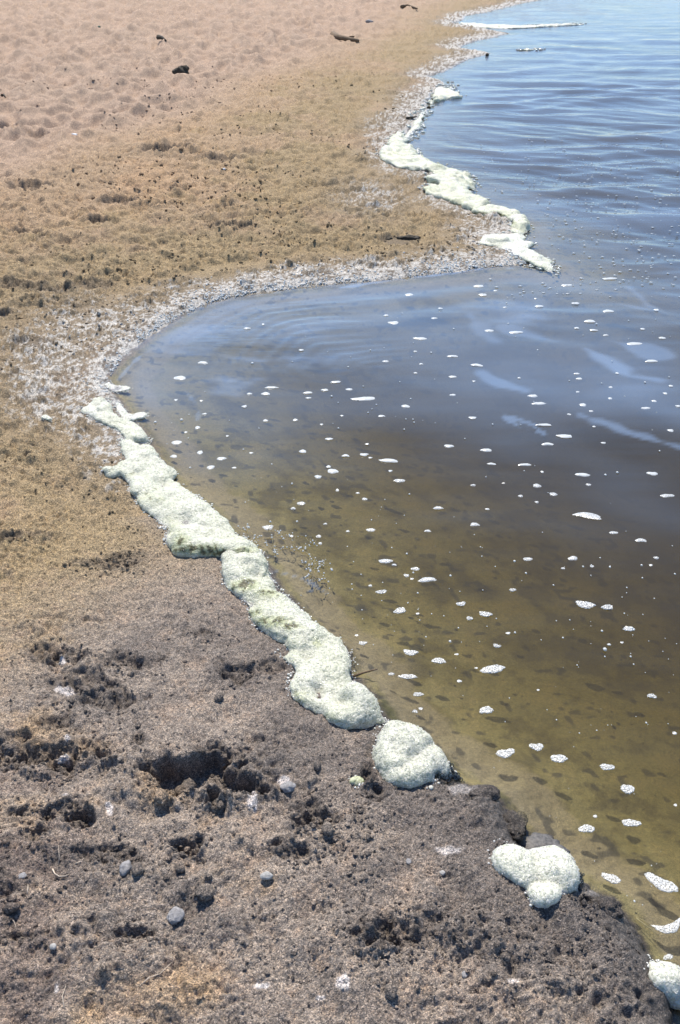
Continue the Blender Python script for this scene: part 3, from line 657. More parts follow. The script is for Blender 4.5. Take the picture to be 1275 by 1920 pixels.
make_foam('floating_foam_sheet', 'thin ragged foam sheet ending in a point at the tip of the spit', [(D3, .014, .05, .022, .25)], .009, grime=[(1020, 490, 20, 4, .2)], green=.3, seed=58, bright=1.15, lump=.6)
D4 = [(806, 177), (815, 168), (840, 160), (845, 154), (853, 158), (846, 167), (870, 179), (868, 182), (845, 184), (820, 190), (808, 200), (795, 204), (789, 202), (800, 192), (810, 184)]
D5 = [(742, 264), (760, 247), (772, 228), (785, 212), (792, 198), (800, 203), (798, 220), (792, 236), (780, 243), (768, 262)]
make_foam('shore_foam', 'crooked foam strip on the far shore, ending in a point over blue water', [(D4, .03, .08, .05, .4)], .018, green=.4, seed=61, bright=1.15)
make_foam('shore_foam', 'narrow broken foam strip along the grey far shore above the broad foam bank', [(D5, .03, .08, .025, .45)], .018, green=.3, seed=62, bright=1.15)
D6 = [(850, 41), (900, 44), (960, 47.5), (1040, 44.5), (1098, 43), (1098, 45), (1040, 48.5), (960, 53), (890, 51)]
make_foam('floating_foam_sheet', 'thin straight foam line on the water near the top, off the farthest bend', [(D6, .02, .15, .05, .12)], .014, green=.2, seed=63, bright=1.0)
make_foam('floating_foam_sheet', 'short faint foam line on blue water beside the small dark float', [([(968, 92.6), (982, 91), (1016, 90.5), (1012, 92.8), (985, 94)], .01, .1, .04, .3)], .016, green=.2, seed=64, bright=1.0)

# clear bubbles at the corner of the square clump and along the two-lobed one
def bubbles(parent, region, n_, r0, r1, seed, zmax=.012):
    rg = np.random.default_rng(seed); P = poly_ground(region, .01)
    pts = []
    while len(pts) < n_:
        a = rg.uniform(P[:, 0].min(), P[:, 0].max()); b_ = rg.uniform(P[:, 1].min(), P[:, 1].max())
        if inside(np.array([a]), np.array([b_]), P)[0]: pts.append((a, b_))
    pts = np.array(pts); rr_ = rg.uniform(r0, r1, n_)
    z = np.maximum(gz(pts[:, 0], pts[:, 1]), 0) + rr_ * .5 + rg.uniform(0, zmax, n_)
    c = np.stack([pts[:, 0], pts[:, 1], z], 1) - np.array(parent.location)
    V, Fc = many(*ICO[2], c, np.repeat(rr_[:, None], 3, 1))
    return link('clear_bubbles', mesh_np('clear_bubbles', V, Fc), bub_m, parent=parent, kind='stuff')
bubbles(f7, [(808, 1455), (822, 1430), (845, 1432), (866, 1455), (872, 1470), (850, 1476), (822, 1482)], 130, .002, .0055, 1)
bubbles(f8, [(1062, 1622), (1080, 1636), (1092, 1662), (1086, 1690), (1076, 1680), (1078, 1650)], 90, .0012, .0028, 2, .02)

# ------------------------------------------------------------------ floating foam patches
Z4 = [(523,114,38,8),(585,131,14,5),(538,146,30,8),(263,146,28,9),(735,160,10,4),(748,189,32,7),(621,193,14,4),(380,197,16,5),(177,223,18,5),(357,234,24,6),(205,251,40,11),(562,280,32,9),(662,286,52,8),(304,309,48,9),(885,178,28,6),(1006,207,38,9),(938,245,40,9),(952,278,28,6),(889,270,18,5),(997,296,18,5),(1135,274,16,6),(1104,328,54,10),(1208,307,26,7),(1187,203,20,6),(1168,393,44,9),(1012,86,52,7),(852,111,40,6),(286,357,12,5),(425,375,38,8),(175,394,24,6),(516,408,42,9,6),(308,404,14,5),(287,437,14,5),(425,452,28,7),(39,499,24,8),(94,534,90,13,-3),(426,520,24,7),(250,562,32,10,8),(500,605,28,9),(160,598,24,7),(674,456,12,5),(505,468,12,5),(725,524,38,10),(748,552,50,10,-3),(889,440,20,6),(898,459,24,7),(893,508,14,6),(1040,438,12,6),(1016,491,14,6),(1014,533,14,8),(912,557,26,11),(943,580,16,5),(1241,486,16,6),(1220,514,14,8),(1178,542,18,7),(1147,569,32,8),(766,631,54,9),(844,674,56,13),(1240,653,22,9),(780,703,44,10),(954,638,12,6),(989,699,18,6),(412,711,34,11),(551,726,40,11),(571,777,32,7),(695,780,46,9),(26,746,26,9),(95,743,32,10),(118,754,14,6),(187,765,68,13,5),(193,804,14,7),(227,840,42,11),(911,818,54,12,4),(1172,814,38,12),(741,859,30,14,15),(802,890,28,12,10),(1227,896,50,12,-3),(502,857,20,8),(933,855,18,8),(679,897,18,8),(372,942,34,12),(97,908,20,9),(740,920,14,8),(71,886,14,6),(555,946,16,7),(861,592,14,6),(1268,562,16,8),(760,807,12,7),(616,849,12,6),(106,703,14,5),(12,597,12,5)]
Z6 = [(932,13,102,20,9),(508,47,34,13),(120,68,34,12),(332,71,24,9),(34,72,14,7),(1027,78,32,10),(1129,106,38,14),(706,177,32,13),(875,174,38,15,-10),(1186,172,20,9),(175,184,50,15),(207,198,18,8),(286,213,32,12),(253,238,20,11),(331,253,66,17,-4),(274,250,12,7),(838,211,14,8),(946,203,14,9),(1166,199,14,7),(118,276,14,9),(160,300,38,14,-6),(650,293,26,10),(458,345,36,14,-8),(229,370,46,20,-14),(548,383,48,17,8),(489,399,24,13),(295,380,14,7),(921,348,70,24,8),(1004,357,44,17,-5),(1084,438,42,17,4),(633,453,16,9),(90,492,30,14),(67,461,14,7),(591,502,28,13,12),(268,527,52,20,4),(374,557,52,20,2),(441,532,14,7),(576,590,90,28,-8),(258,617,66,17,2),(451,632,18,10),(196,607,22,10),(297,683,38,14),(551,741,52,26,-15),(1170,689,32,16,6),(285,747,20,12),(306,735,16,9),(624,903,70,30,-10),(740,880,50,27,-4),(822,922,62,28,0),(1003,955,54,22),(1255,827,16,12),(514,583,12,6),(1010,496,14,9),(1058,488,12,7),(745,665,10,7)]
Z8 = [(1080,82,48,34,-10),(1092,207,64,28,4),(926,229,60,28,0),(1017,415,70,32,18),(1205,434,116,48,26),(1236,602,110,34,-14),(958,181,14,12),(1258,139,12,10),(1230,708,40,18,-15)]
Z3 = [(758,399,36,9),(672,456,42,15),(923,272,24,7),(983,256,10,5),(1014,492,46,8),(992,515,30,11),(932,515,20,7),(1150,511,32,8),(1152,531,20,6),(1213,501,26,8),(1254,471,38,7),(913,563,18,9),(657,538,12,7),(752,541,12,5),(764,590,16,6),(992,615,18,8),(1103,613,18,8),(738,642,18,11),(694,659,12,6),(660,697,36,14),(649,749,24,11),(747,735,20,13),(827,758,32,12),(787,790,26,15),(875,791,16,6),(1229,684,26,9),(1131,731,26,12),(938,736,14,6),(1227,787,16,9),(1243,804,38,17),(1188,826,24,12),(1125,925,30,12),(1095,943,18,9),(1125,352,18,6),(1201,630,12,6),(849,673,10,6),(1260,875,12,10)]
Z5 = [(1001,59,38,18),(1190,91,20,10),(1088,91,16,9),(1196,118,14,9),(1215,45,14,7)]
K = 1275 / 640
FL = []
for Z, ox, oy in ((Z4, 635, 480), (Z6, 635, 960), (Z8, 635, 1440), (Z3, 0, 480), (Z5, 0, 960)):
    for t in Z:
        FL.append([ox + t[0] / K, oy + t[1] / K, t[2] / K, t[3] / K, t[4] if len(t) > 4 else random.uniform(-3, 3)])
LM = {  # landmark patches by their place in FL (found by nearest centre) -> own label, short reference
    (682, 748): ('longest thin wavy foam patch on the blue-grey water in mid bay', 'the longest wavy patch'),
    (1103, 966): ('long bent sausage-shaped foam patch on dark brown water', 'the sausage-shaped patch'),
    (924, 1256): ('long plump oval foam patch over the yellow-brown shallows', 'the plump yellow-shallows oval'),
    (1240, 1658): ('big tapering raft of coarse bubbles near the lower right edge', 'the coarse bubble raft'),
    (1256, 1742): ('curved bubble raft cut by the right edge above the foam ball', 'the curved edge raft'),
    (1097, 1135): ('plump oval foam patch paired with a shorter one over dark brown water', 'the paired brown-water oval'),
    (503, 990): ('blocky foam patch floating just above the tangled water weed', 'the weed-side blocky patch'),
    (787, 635): ('slim foam dash on dark blue water below the spit', 'the slim dash below the spit'),
    (337, 709): ('bright rounded foam patch near the bay corner, lower of a pair', 'the bright bay-corner patch'),
    (948, 1413): ('bean-shaped foam patch, left of three in a row over olive shallows', 'the bean-shaped patch'),
    (801, 1087): ('long flat foam patch over olive shallows beside the lumpy foam bank', 'the flat olive-shallows patch'),
    (624, 884): ('compact bright foam patch in the middle of the near bay', 'the compact mid-bay patch'),
    (1059, 818): ('wide foam patch between two pale surface streaks', 'the patch between the streaks'),
    (1189, 645): ('narrow foam dash beside the pale surface streaks toward the right', 'the dash beside the streaks'),
    (1145, 1648): ('tilted oval bubble raft beside the two-lobed foam clump', 'the tilted raft by the clump')}
lm_idx = {}
for (a, bb), v in LM.items():
    i = min(range(len(FL)), key=lambda k: (FL[k][0] - a) ** 2 + ((FL[k][1] - bb)) ** 2); lm_idx[i] = v
lab = {}
byk = {}
for i, f in enumerate(FL):
    if i in lm_idx: lab[i] = lm_idx[i][0]; continue
    j = min(lm_idx, key=lambda k: (FL[k][0] - f[0]) ** 2 + (1.6 * (FL[k][1] - f[1])) ** 2)
    dx, dy = f[0] - FL[j][0], f[1] - FL[j][1]
    if abs(dx) > 2.2 * abs(dy): di = 'right of' if dx > 0 else 'left of'
    elif abs(dy) > 1.0 * abs(dx): di = 'below' if dy > 0 else 'above'
    else: di = ('below' if dy > 0 else 'above') + (' and right of' if dx > 0 else ' and left of')
    size = 'tiny' if f[2] < 9.5 else 'small' if f[2] < 14 else ('medium' if f[2] < 22 else 'large')
    asp = f[2] / f[3]; shape = 'roundish' if asp < 2 else ('oval' if asp < 3.4 else 'slim')
    byk.setdefault((j, di), []).append((math.hypot(dx, dy), i, size, shape))
ORD = ['nearest', 'second nearest', 'third nearest', 'fourth nearest', 'fifth nearest', 'sixth nearest', 'seventh nearest', 'eighth nearest', 'ninth nearest', 'tenth nearest', 'eleventh nearest', 'twelfth nearest'] + [q + ' nearest' for q in 'thirteenth fourteenth fifteenth sixteenth seventeenth eighteenth nineteenth twentieth twenty-first twenty-second twenty-third twenty-fourth'.split()]
for (j, di), L in byk.items():
    L.sort()
    for k_, (_, i, size, shape) in enumerate(L):
        o_ = '' if len(L) == 1 else ORD[min(k_, 23)] + ' '
        lab[i] = (f'tiny foam fleck, ' if size == 'tiny' else f'{size} {shape} foam patch, ') + f'{o_}{di} {lm_idx[j][1]}'
def patch_mesh(w, h, seed, fine, bend=0):
    rg = np.random.default_rng(seed)
    nt = 56 if fine else 26; nrg = 16 if fine else 4
    th = np.linspace(0, 2 * math.pi, nt, endpoint=False); ph = rg.uniform(0, 6.28, 5)
    rad = 1 + .05 * np.sin(2 * th + ph[0]) + .08 * np.sin(3 * th + ph[1]) + .05 * np.sin(5 * th + ph[2]) + .03 * np.sin(9 * th + ph[3])
    V = [(0, 0)]; T = [0]
    for k in range(1, nrg + 1):
        t = k / nrg
        for q in range(nt): V.append((w / 2 * rad[q] * t * math.cos(th[q]), h / 2 * rad[q] * t * math.sin(th[q]))); T.append(t)
    V = np.array(V); T = np.array(T)
    V[:, 1] += bend * ((V[:, 0] / (w / 2)) ** 2) * h
    H = min(.0032, .14 * min(w, h))
    z = H * np.sqrt(np.clip(1 - T ** 3, 0, 1)) - .0008
    if fine:
        f1 = worley(V[:, 0] + seed, V[:, 1], .0036, 7); z = z * .55 + .0016 * np.sqrt(np.clip(1 - (f1 / .62) ** 2, 0, 1)) * (T < .99)
    else:
        z += .0008 * vn(V[:, 0] + seed, V[:, 1], .01, 5) * (T < .9)
    co = np.concatenate([V, z[:, None]], 1)
    F3 = [(0, 1 + q, 1 + (q + 1) % nt) for q in range(nt)]
    for k in range(nrg - 1):
        a = 1 + k * nt; b_ = a + nt
        for q in range(nt):
            q2 = (q + 1) % nt
            F3.append((a + q, b_ + q, b_ + q2)); F3.append((a + q, b_ + q2, a + q2))
    return mesh_np('foam_patch', co, np.array(F3))
for i, (fx, fy, w, h, rot) in enumerate(FL):
    x0, y0 = px_ground(fx, fy); x1, _ = px_ground(fx + w, fy); _, ya = px_ground(fx, fy - h / 2); _, yb = px_ground(fx, fy + h / 2)
    W = float(x1 - x0) * 1.06; Hh = float(ya - yb) * 1.0
    ca_, sa_ = math.cos(math.radians(rot)), math.sin(math.radians(rot)); xe, ye = px_ground(fx + w * ca_, fy + w * sa_); grot = math.atan2(float(ye - y0), float(xe - x0))
    bend = {1: 0}.get(i, random.uniform(-.12, .2))
    if abs(fx - 1255) < 8 and abs(fy - 1742) < 8: bend = .6
    if abs(fx - 1103) < 8 and abs(fy - 966) < 8: bend = -.25
    me = patch_mesh(W, Hh, i + 5, fy > 1100 and w > 10, bend)
    o = link('foam_patch', me, float_m if fy > 900 else fleck_m, label=lab.get(i, 'tiny white foam fleck drifting alone on the bay water'), cat='foam patch',
             group='foam patches floating on the bay' if w > 9.5 else 'tiny foam flecks on the bay', loc=(float(x0), float(y0), 0.0022 if fy < 620 else .0012))
    o.rotation_euler = (0, 0, grot)
# tiny bubbles too small to count
rg = np.random.default_rng(12)
a = rg.uniform(250, 1290, 5200); bb = 520 + 1350 * rg.uniform(0, 1, 5200) ** .9
gx, gy = px_ground(a, bb); s_ = shore_sd(gx, gy)
cl = .5 + .5 * vn(gx, gy, .25, 400)
keep = (s_ < -.03) & (rg.uniform(0, 1, 5200) < .04 + .26 * cl ** 3)
gx, gy = gx[keep], gy[keep]; dist = np.hypot(gx, gy)
rr_ = np.exp(rg.normal(0, .4, len(gx))) * .00105 * np.clip(dist / 1.4, 1, 2.6)
c = np.stack([gx, gy, rr_ * .2 + .0012], 1)
V, Fc = many(*ICO[1], c, np.stack([rr_, rr_ * 1.3, rr_ * .8], 1))
a = rg.uniform(900, 1275, 420); bb = rg.uniform(260, 560, 420); gx, gy = px_ground(a, bb); kk = (shore_sd(gx, gy) < -.15)
gx, gy = gx[kk], gy[kk]; rr_ = rg.uniform(.004, .012, len(gx))
V3, F3 = many(*ICO[1], np.stack([gx, gy, np.full(len(gx), .004)], 1), np.stack([rr_, rr_ * .6, rr_ * .15 + .0015], 1))
me = mesh_np('foam_specks', np.concatenate([V, V3]), np.concatenate([Fc, F3 + len(V)]))
link('foam_specks', me, fleck_m, kind='stuff', label='scattered pinhead foam bubbles dotted over the open water', cat='foam specks')

# ------------------------------------------------------------------ froth beads and salt crumbs along the waterline
def along(pts, n_, seed):
    P = poly_ground(pts); seg = np.hypot(*np.diff(P, axis=0).T); cs = np.concatenate([[0], np.cumsum(seg)])
    t = np.random.default_rng(seed).uniform(0, cs[-1], n_); return np.interp(t, cs, P[:, 0]), np.interp(t, cs, P[:, 1])
edge = [(200, 745), (208, 702), (228, 674), (258, 644), (300, 614), (340, 592), (384, 571), (430, 557), (500, 546), (570, 538), (640, 531), (700, 526), (780, 518), (860, 508), (930, 499), (985, 494)]
rg = np.random.default_rng(5)
ax, ay = along(edge, 5200, 6); off = np.abs(rg.normal(0, 1, 5200)) ** 1.6 * 1.1
ax = ax - off * .035 * np.where(ay < 4.0, 1.0, .2); ay = ay + off * .055 * np.where(ay > 3.6, 1, .2) + rg.normal(0, .01, 5200)
z = gz(ax, ay); keep = (z > -.006) & (rg.uniform(0, 1, 5200) < .15 + .4 * (vn(ax, ay, .05, 420) + .3 * vn(ax, ay, .2, 421) > 0))
ax, ay, z = ax[keep], ay[keep], z[keep]
rr_ = np.exp(rg.uniform(math.log(.0012), math.log(.0055), len(ax))) * np.clip(ay / 4, .6, 1.5)
V, Fc = many(*ICO[1], np.stack([ax, ay, z + rr_ * .3], 1), np.stack([rr_, rr_ * rg.uniform(.7, 1.3, len(rr_)), rr_ * .8], 1))
link('froth_beads', mesh_np('froth_beads', V, Fc), fleck_m, kind='stuff', label='glittering rim of white froth beads round the bay edge', cat='froth')

# crumbs of sand
def crumbs(xs, ys, rs, seed, mat, label, name):
    rg = np.random.default_rng(seed); n_ = len(xs)
    z = gz(xs, ys); v, f = ICO[1]
    sc = np.stack([rs * rg.uniform(.8, 1.4, n_), rs * rg.uniform(.8, 1.3, n_), rs * rg.uniform(.6, 1.1, n_)], 1)
    V = v[None] * (1 + rg.uniform(-.45, .35, (n_, len(v), 1))) * sc[:, None, :]
    an = rg.uniform(0, 6.28, n_); ca, sa = np.cos(an)[:, None], np.sin(an)[:, None]
    V = np.stack([V[..., 0] * ca - V[..., 1] * sa, V[..., 0] * sa + V[..., 1] * ca, V[..., 2]], -1)
    V = V + np.stack([xs, ys, z + rs * .15], 1)[:, None, :]
    Fc = f[None] + (np.arange(n_) * len(v))[:, None, None]
    me = mesh_np(name, V.reshape(-1, 3), Fc.reshape(-1, 3), False)
    cc = gcol(xs, ys); cc[:, :3] = np.minimum(cc[:, :3] * rg.uniform(.55, 1.1, n_)[:, None], .4); cc[:, 3] = 0
    add_attr(me, 'tint', np.repeat(cc, len(v), 0))
    return link(name, me, mat, kind='stuff', label=label, cat='sand crumbs')
xs, ys, rs = [], [], []
def cloud(cx, cy, sx, sy, n_, r0, r1):
    a = rg.normal(cx, sx, n_); b_ = rg.normal(cy, sy, n_); gx, gy = px_ground(a, b_, .03)
    xs.append(gx); ys.append(gy); rs.append(np.exp(rg.uniform(math.log(r0), math.log(r1), n_)))
a = rg.uniform(-60, 1200, 3800); b_ = rg.uniform(1000, 1960, 3800); gx, gy = px_ground(a, b_, .03)
xs.append(gx); ys.append(gy); rs.append(np.exp(rg.uniform(math.log(.0011), math.log(.0032), 3800)))
for (cx, cy, a, b2_, d) in PITS:
    if cy > 1000: cloud(cx, cy + b2_ * .4, a * .8, b2_ * 1.0, int(26 * a / 20), .0015, .0055)
cloud(640, 1560, 60, 50, 160, .002, .006); cloud(800, 1780, 160, 60, 380, .0015, .005); cloud(230, 1650, 80, 40, 120, .0015, .005)
cloud(1020, 1790, 90, 50, 200, .0015, .005); cloud(120, 1420, 90, 60, 200, .002, .006)
xs = np.concatenate(xs); ys = np.concatenate(ys); rs = np.concatenate(rs)
k_ = shore_sd(xs, ys) > .015
crumbs(xs[k_], ys[k_], rs[k_], 3, sand_m, 'loose grey crumbs of sand strewn over the near beach', 'sand_crumbs')
a = rg.uniform(-20, 900, 9000); b_ = rg.uniform(130, 1020, 9000) ; gx, gy = px_ground(a, b_, .06)
cl = vn(gx, gy, .6, 410) + .4 * vn(gx, gy, .2, 411); k_ = (shore_sd(gx, gy) > .05) & (cl + .25 * rg.uniform(-1, 1, 9000) > .12)
gx, gy = gx[k_], gy[k_]
crumbs(gx, gy, np.exp(rg.uniform(math.log(.0025), math.log(.010), len(gx))) * np.clip(gy / 5, .5, 1.4), 4, sand_m, 'small tan clods dotting the crusted middle beach', 'sand_clods')

# ------------------------------------------------------------------ single stones and clods (px centre, px width, px height, kind, label)
def rock(name, px_, py_, w, h, mat, label, cat, seed, rough=.30, flat=.7, lift=.32, group=None, rot=0):
    x0, y0, z0 = at_px(px_, py_); x1, _ = px_ground(px_ + w / 2, py_, z0); x00, _ = px_ground(px_, py_, z0)
    r_ = float(x1 - x00); rg = np.random.default_rng(seed)
    v, f = ICO[3 if w < 28 else 4]
    d = 1 + rough * n3(v[:, 0] + seed, v[:, 1], v[:, 2], .9, seed) + rough * .55 * n3(v[:, 0] + seed, v[:, 1], v[:, 2], .38, seed + 2) + rough * .32 * n3(v[:, 0], v[:, 1] + seed, v[:, 2], .17, seed + 3) + rough * .18 * n3(v[:, 0], v[:, 1] + seed, v[:, 2], .08, seed + 5)
    ry = r_ * max(.45, min(1.4, h / w * 1.5)); V = v * d[:, None] * np.array([r_, ry, r_ * flat])
    me = mesh_np(name, V, f)
    if mat is mud_m:
        cc = gcol(V[:, 0] + x0, V[:, 1] + y0); cc[:, :3] = .6 * cc[:, :3] + .4 * cc[:, :3].mean(0); cc[:, :3] *= .85; cc[:, 3] = 0; add_attr(me, 'tint', cc); mat = sand_m
    o = link(name, me, mat, label=label, cat=cat, group=group, loc=(x0, y0, z0 + r_ * flat * lift)); o.rotation_euler = (0, 0, rot)
    return o
rock('stone', 329, 1721, 33, 24, stone_m, 'pale blue-grey angular stone, the largest lying on the near sand', 'stone', 1, .22, .7, .5)
for i, (a, bb, w, h, m, lb) in enumerate([
    (235, 1631, 21, 18, stone_m, 'rounded grey clod, left of two side by side above the blue-grey stone'),
    (259, 1634, 21, 20, mud_m, 'rounded grey clod, right of two side by side above the blue-grey stone'),
    (383, 1680, 34, 24, mud_m, 'broad crumbly clod with a dark shadow, just above right of the blue-grey stone'),
    (391, 1643, 15, 18, mud_m, 'small upright dark clod between the broad crumbly clod and the small pits'),
    (338, 1630, 20, 18, mud_m, 'grey clod at the foot of the small double pit'),
    (334, 1703, 12, 9, mud_m, 'little dark clod touching the top of the blue-grey stone'),
    (615, 1561, 20, 18, mud_m, 'round grey clod at the right end of the broken trench'),
    (352, 1490, 34, 26, mud_m, 'knobbly clod sitting inside the big dark pit'),
    (412, 1508, 14, 16, mud_m, 'small clod on the lower lip of the big dark pit'),
    (303, 1500, 30, 22, mud_m, 'clod at the left rim of the big dark pit'),
    (193, 1815, 13, 18, mud_m, 'small dark clod standing alone near the bottom left'),
    (22, 1708, 24, 12, mud_m, 'long dark clod close to the left edge near the bottom'),
    (24, 1688, 12, 12, mud_m, 'tiny dark clod just above the long one at the left edge'),
    (946, 1798, 18, 12, mud_m, 'dark clod on grey sand below the two-lobed foam clump'),
    (732, 1862, 24, 16, mud_m, 'dark crumbly clod on grey sand near the bottom middle'),
    (258, 1362, 11, 14, mud_m, 'small dark clod alone above the big pit'),
    (411, 1312, 17, 14, mud_m, 'dark rounded clod between the small and the big pit'),
    (596, 1439, 14, 13, mud_m, 'dark clod on the slope left of the square-sided foam clump')]):
    rock('clod', a, bb, w, h, m, lb, 'clod of sand', 60 + i, .34, .85, .75)
for i, (a, bb, w, h, m, lb) in enumerate([
    (43, 1644, 17, 12, stone_m, 'dark-sided grey pebble near the left edge, above the long clod'),
    (499, 1646, 25, 11, pale_m, 'flat pale chip lying right of the pits in the near sand'),
    (100, 1774, 14, 8, pale_m, 'pale flat pebble near the lower left corner'),
    (766, 1616, 11, 10, stone_m, 'tiny grey pebble left of the two-lobed foam clump'),
    (829, 1637, 12, 7, pale_m, 'tiny cream pebble left of the two-lobed foam clump'),
    (872, 1828, 12, 10, stone_m, 'tiny blue-grey pebble on the grey sand below the two-lobed foam'),
    (1236, 1863 - 1400 + 0, 6, 4, stone_m, None),
    (540, 1478, 30, 16, stone_m, 'smooth pale grey lump of sand right of the big dark pit')]):
    if lb: rock('pebble', a, bb, w, h, m, lb, 'pebble', 90 + i, .22, .5, .45)
# wet lump standing in the water
rk = rock('wet_rock', 1014, 1588, 92, 44, clod_mat('wet_mud', (.035, .032, .03), (.15, .135, .125), .45, 120), 'wet dark lump of sand half sunk in the water above the two-lobed foam', 'wet lump', 131, .40, .24, -.1)
# algae-lined rim lumps of the bank
for i, (a, bb, w, h, lb) in enumerate([(965, 1548, 46, 40, 'dark algae-stained lump on the bank edge left of the wet sunken lump'), (905, 1490, 50, 26, 'grey lump on the bank edge beside the clear bubbles'),
        (1140, 1700, 60, 30, 'dark crumbly lump at the bank edge right of the two-lobed foam')]):
    rock('bank_lump', a, bb, w, h, mud_m, lb, 'lump of sand', 150 + i, .45, .42, -.05)

# ------------------------------------------------------------------ driftwood, weed, litter on the far beach
def tube(pts, r, seg=6, taper=True):
    pts = np.array(pts, float); n_ = len(pts); V = []; Fq_ = []
    for i, p in enumerate(pts):
        t = pts[min(i + 1, n_ - 1)] - pts[max(i - 1, 0)]; t /= np.linalg.norm(t) + 1e-9
        u = np.cross(t, [0, 0, 1.0]); u = u / (np.linalg.norm(u) + 1e-9) if np.linalg.norm(u) > 1e-6 else np.array([1.0, 0, 0]); w = np.cross(u, t)
        rr = r * ((1 - .6 * i / (n_ - 1)) if taper else 1)
        for k in range(seg): q = 2 * math.pi * k / seg; V.append(p + rr * (math.cos(q) * u + math.sin(q) * w))
    for i in range(n_ - 1):
        for k in range(seg): k2 = (k + 1) % seg; a = i * seg; Fq_.append((a + k, a + k2, a + seg + k2, a + seg + k))
    c0 = len(V); V.append(pts[0]); V.append(pts[-1])
    for k in range(seg):
        Fq_.append((c0, (k + 1) % seg, k, k)); e = (n_ - 1) * seg; Fq_.append((c0 + 1, e + k, e + (k + 1) % seg, e + (k + 1) % seg))
    return np.array(V), [tuple(dict.fromkeys(f)) for f in Fq_]
def mesh_any(name, V, Fl):
    me = bpy.data.meshes.new(name); me.from_pydata([tuple(v) for v in V], [], Fl); me.polygons.foreach_set('use_smooth', [True] * len(me.polygons)); me.update(); return me
def px_path(pts, z_add=.0, water=False):
    out = []
    for p in pts:
        if water: a, b_ = px_ground(p[0], p[1], .002); out.append((float(a), float(b_), .0015 + (p[2] if len(p) > 2 else 0)))
        else: a, b_, z = at_px(p[0], p[1]); out.append((a, b_, z + z_add + (p[2] if len(p) > 2 else 0)))
    return np.array(out)
def stick(name, pts, r, mat, label, cat, group=None, water=False, z_add=.0, branches=()):
    P = px_path(pts, z_add, water)
    if P[0, 1] > 6: P[:, 2] = P[:, 2].max() * .6 + P[:, 2].mean() * .4
    o0 = P[0].copy()
    V, Fl = tube(P - o0, r)
    for bp_ in branches:
        B = px_path(bp_, z_add, water); v2, f2 = tube(B - o0, r * .6); Fl += [tuple(q + len(V) for q in f) for f in f2]; V = np.concatenate([V, v2])
    return link(name, mesh_any(name, V, Fl), mat, label=label, cat=cat, group=group, loc=tuple(o0))
rock('weed_heap', 342, 144, 28, 12, dark_m, 'dark brown heap of dried weed on the pale trodden sand', 'weed heap', 200, .5, .8, 1.0)
stick('driftwood_stick', [(624, 74), (634, 77), (648, 79), (660, 77), (672, 79)], .04, brown_m, 'weathered brown driftwood stick on the far beach by the olive sand', 'driftwood', z_add=.02, branches=[[(648, 79), (655, 73), (664, 72)]])
stick('driftwood_stick', [(297, 79), (304, 78), (311, 80)], .03, dark_m, 'short dark stick on pale sand above the dried weed heap', 'stick', z_add=.02)
stick('driftwood_stick', [(5, 187), (8, 185), (10, 183)], .013, dark_m, 'short dark stick at the left edge of the pale sand', 'stick', z_add=.03)
stick('driftwood_stick', [(753, 16), (765, 15), (782, 20)], .03, brown_m, 'thin brown twig on the farthest sand beside the topmost shoreline', 'twig', z_add=.02)
stick('driftwood_stick', [(762, 224), (772, 224), (781, 224)], .012, dark_m, 'thin black twig on the grey rim of the far shore', 'twig', z_add=.01)
rock('bottle_cap', 186, 57, 7, 5, green_m, 'small dark green scrap with a pale edge on the far sand', 'litter', 210, .3, .6, .3)
rock('litter_scrap', 138, 259, 17, 4, white_m, 'crumpled white scrap of litter on sand at the far left', 'litter', 211, .5, .35, .4)
rock('litter_scrap', 693, 45, 16, 5, stone_m, 'small bluish-white scrap on the sand near the top', 'litter', 212, .5, .5, .4)
rock('litter_scrap', 420, 321, 6, 3, white_m, 'tiny white scrap on the sand right of the dark double pit', 'litter', 213, .3, .5, .4)
rock('litter_scrap', 79, 130, 7, 3, white_m, 'tiny white speck of litter on pale trodden sand, upper left', 'litter', 214, .3, .5, .4)
fx, fy = px_ground(913, 106)
fl = rock('dark_float', 913, 105, 7, 6, dark_m, 'small round dark float sitting in the shallows of the far shore', 'float', 215, .12, .9, .6)
rock('dark_float', 804, 203, 7, 5, dark_m, 'dark pebble-sized blob at the end of a far foam strip', 'stone', 216, .15, .8, .4)
rock('weed_heap', 762, 447, 34, 10, dark_m, 'blackish green clot of weed on the spit behind the bay', 'weed heap', 217, .6, .28, .2)
rock('weed_heap', 727, 448, 14, 6, dark_m, 'smaller black weed clot just left of the main one on the spit', 'weed heap', 218, .6, .3, .2)
# dry straws in the corner of the near beach
for i, (pts, r_, lb) in enumerate([
    ([(99, 1631, .002), (103, 1640, .003), (112, 1646, .004), (122, 1645, .003), (130, 1640, .001)], .0016, 'curved pale dry stalk like a hook near the lower left'),
    ([(141, 1620, .001), (150, 1618, .003), (158, 1611, .004)], .0012, 'short slanting pale straw above the hook-shaped stalk'),
    ([(51, 1676, .001), (53, 1668, .004), (53, 1660, .003)], .0013, 'short upright pale straw near the left edge'),
    ([(110, 1622, .001), (111, 1605, .006), (110, 1588, .004)], .0007, 'hair-thin upright stalk above the hook-shaped one'),
    ([(30, 1757, .001), (38, 1757, .004), (46, 1760, .002)], .0010, 'brown little stalk below the long dark clod'),
    ([(262, 1850, .001), (280, 1836, .005), (300, 1828, .003), (322, 1806, .002)], .0013, 'long pale crooked stalk near the bottom'),
    ([(120, 1890, .001), (118, 1870, .005), (124, 1850, .003)], .0009, 'thin bent stalk in the bottom left corner'),
    ([(20, 1720, .001), (28, 1732, .004), (31, 1745, .001)], .0008, 'fine pale straw close to the left edge near the bottom')]):
    stick('dry_stalk', pts, r_, straw_m, lb, 'dry stalk', group='dry stalks on the near beach')
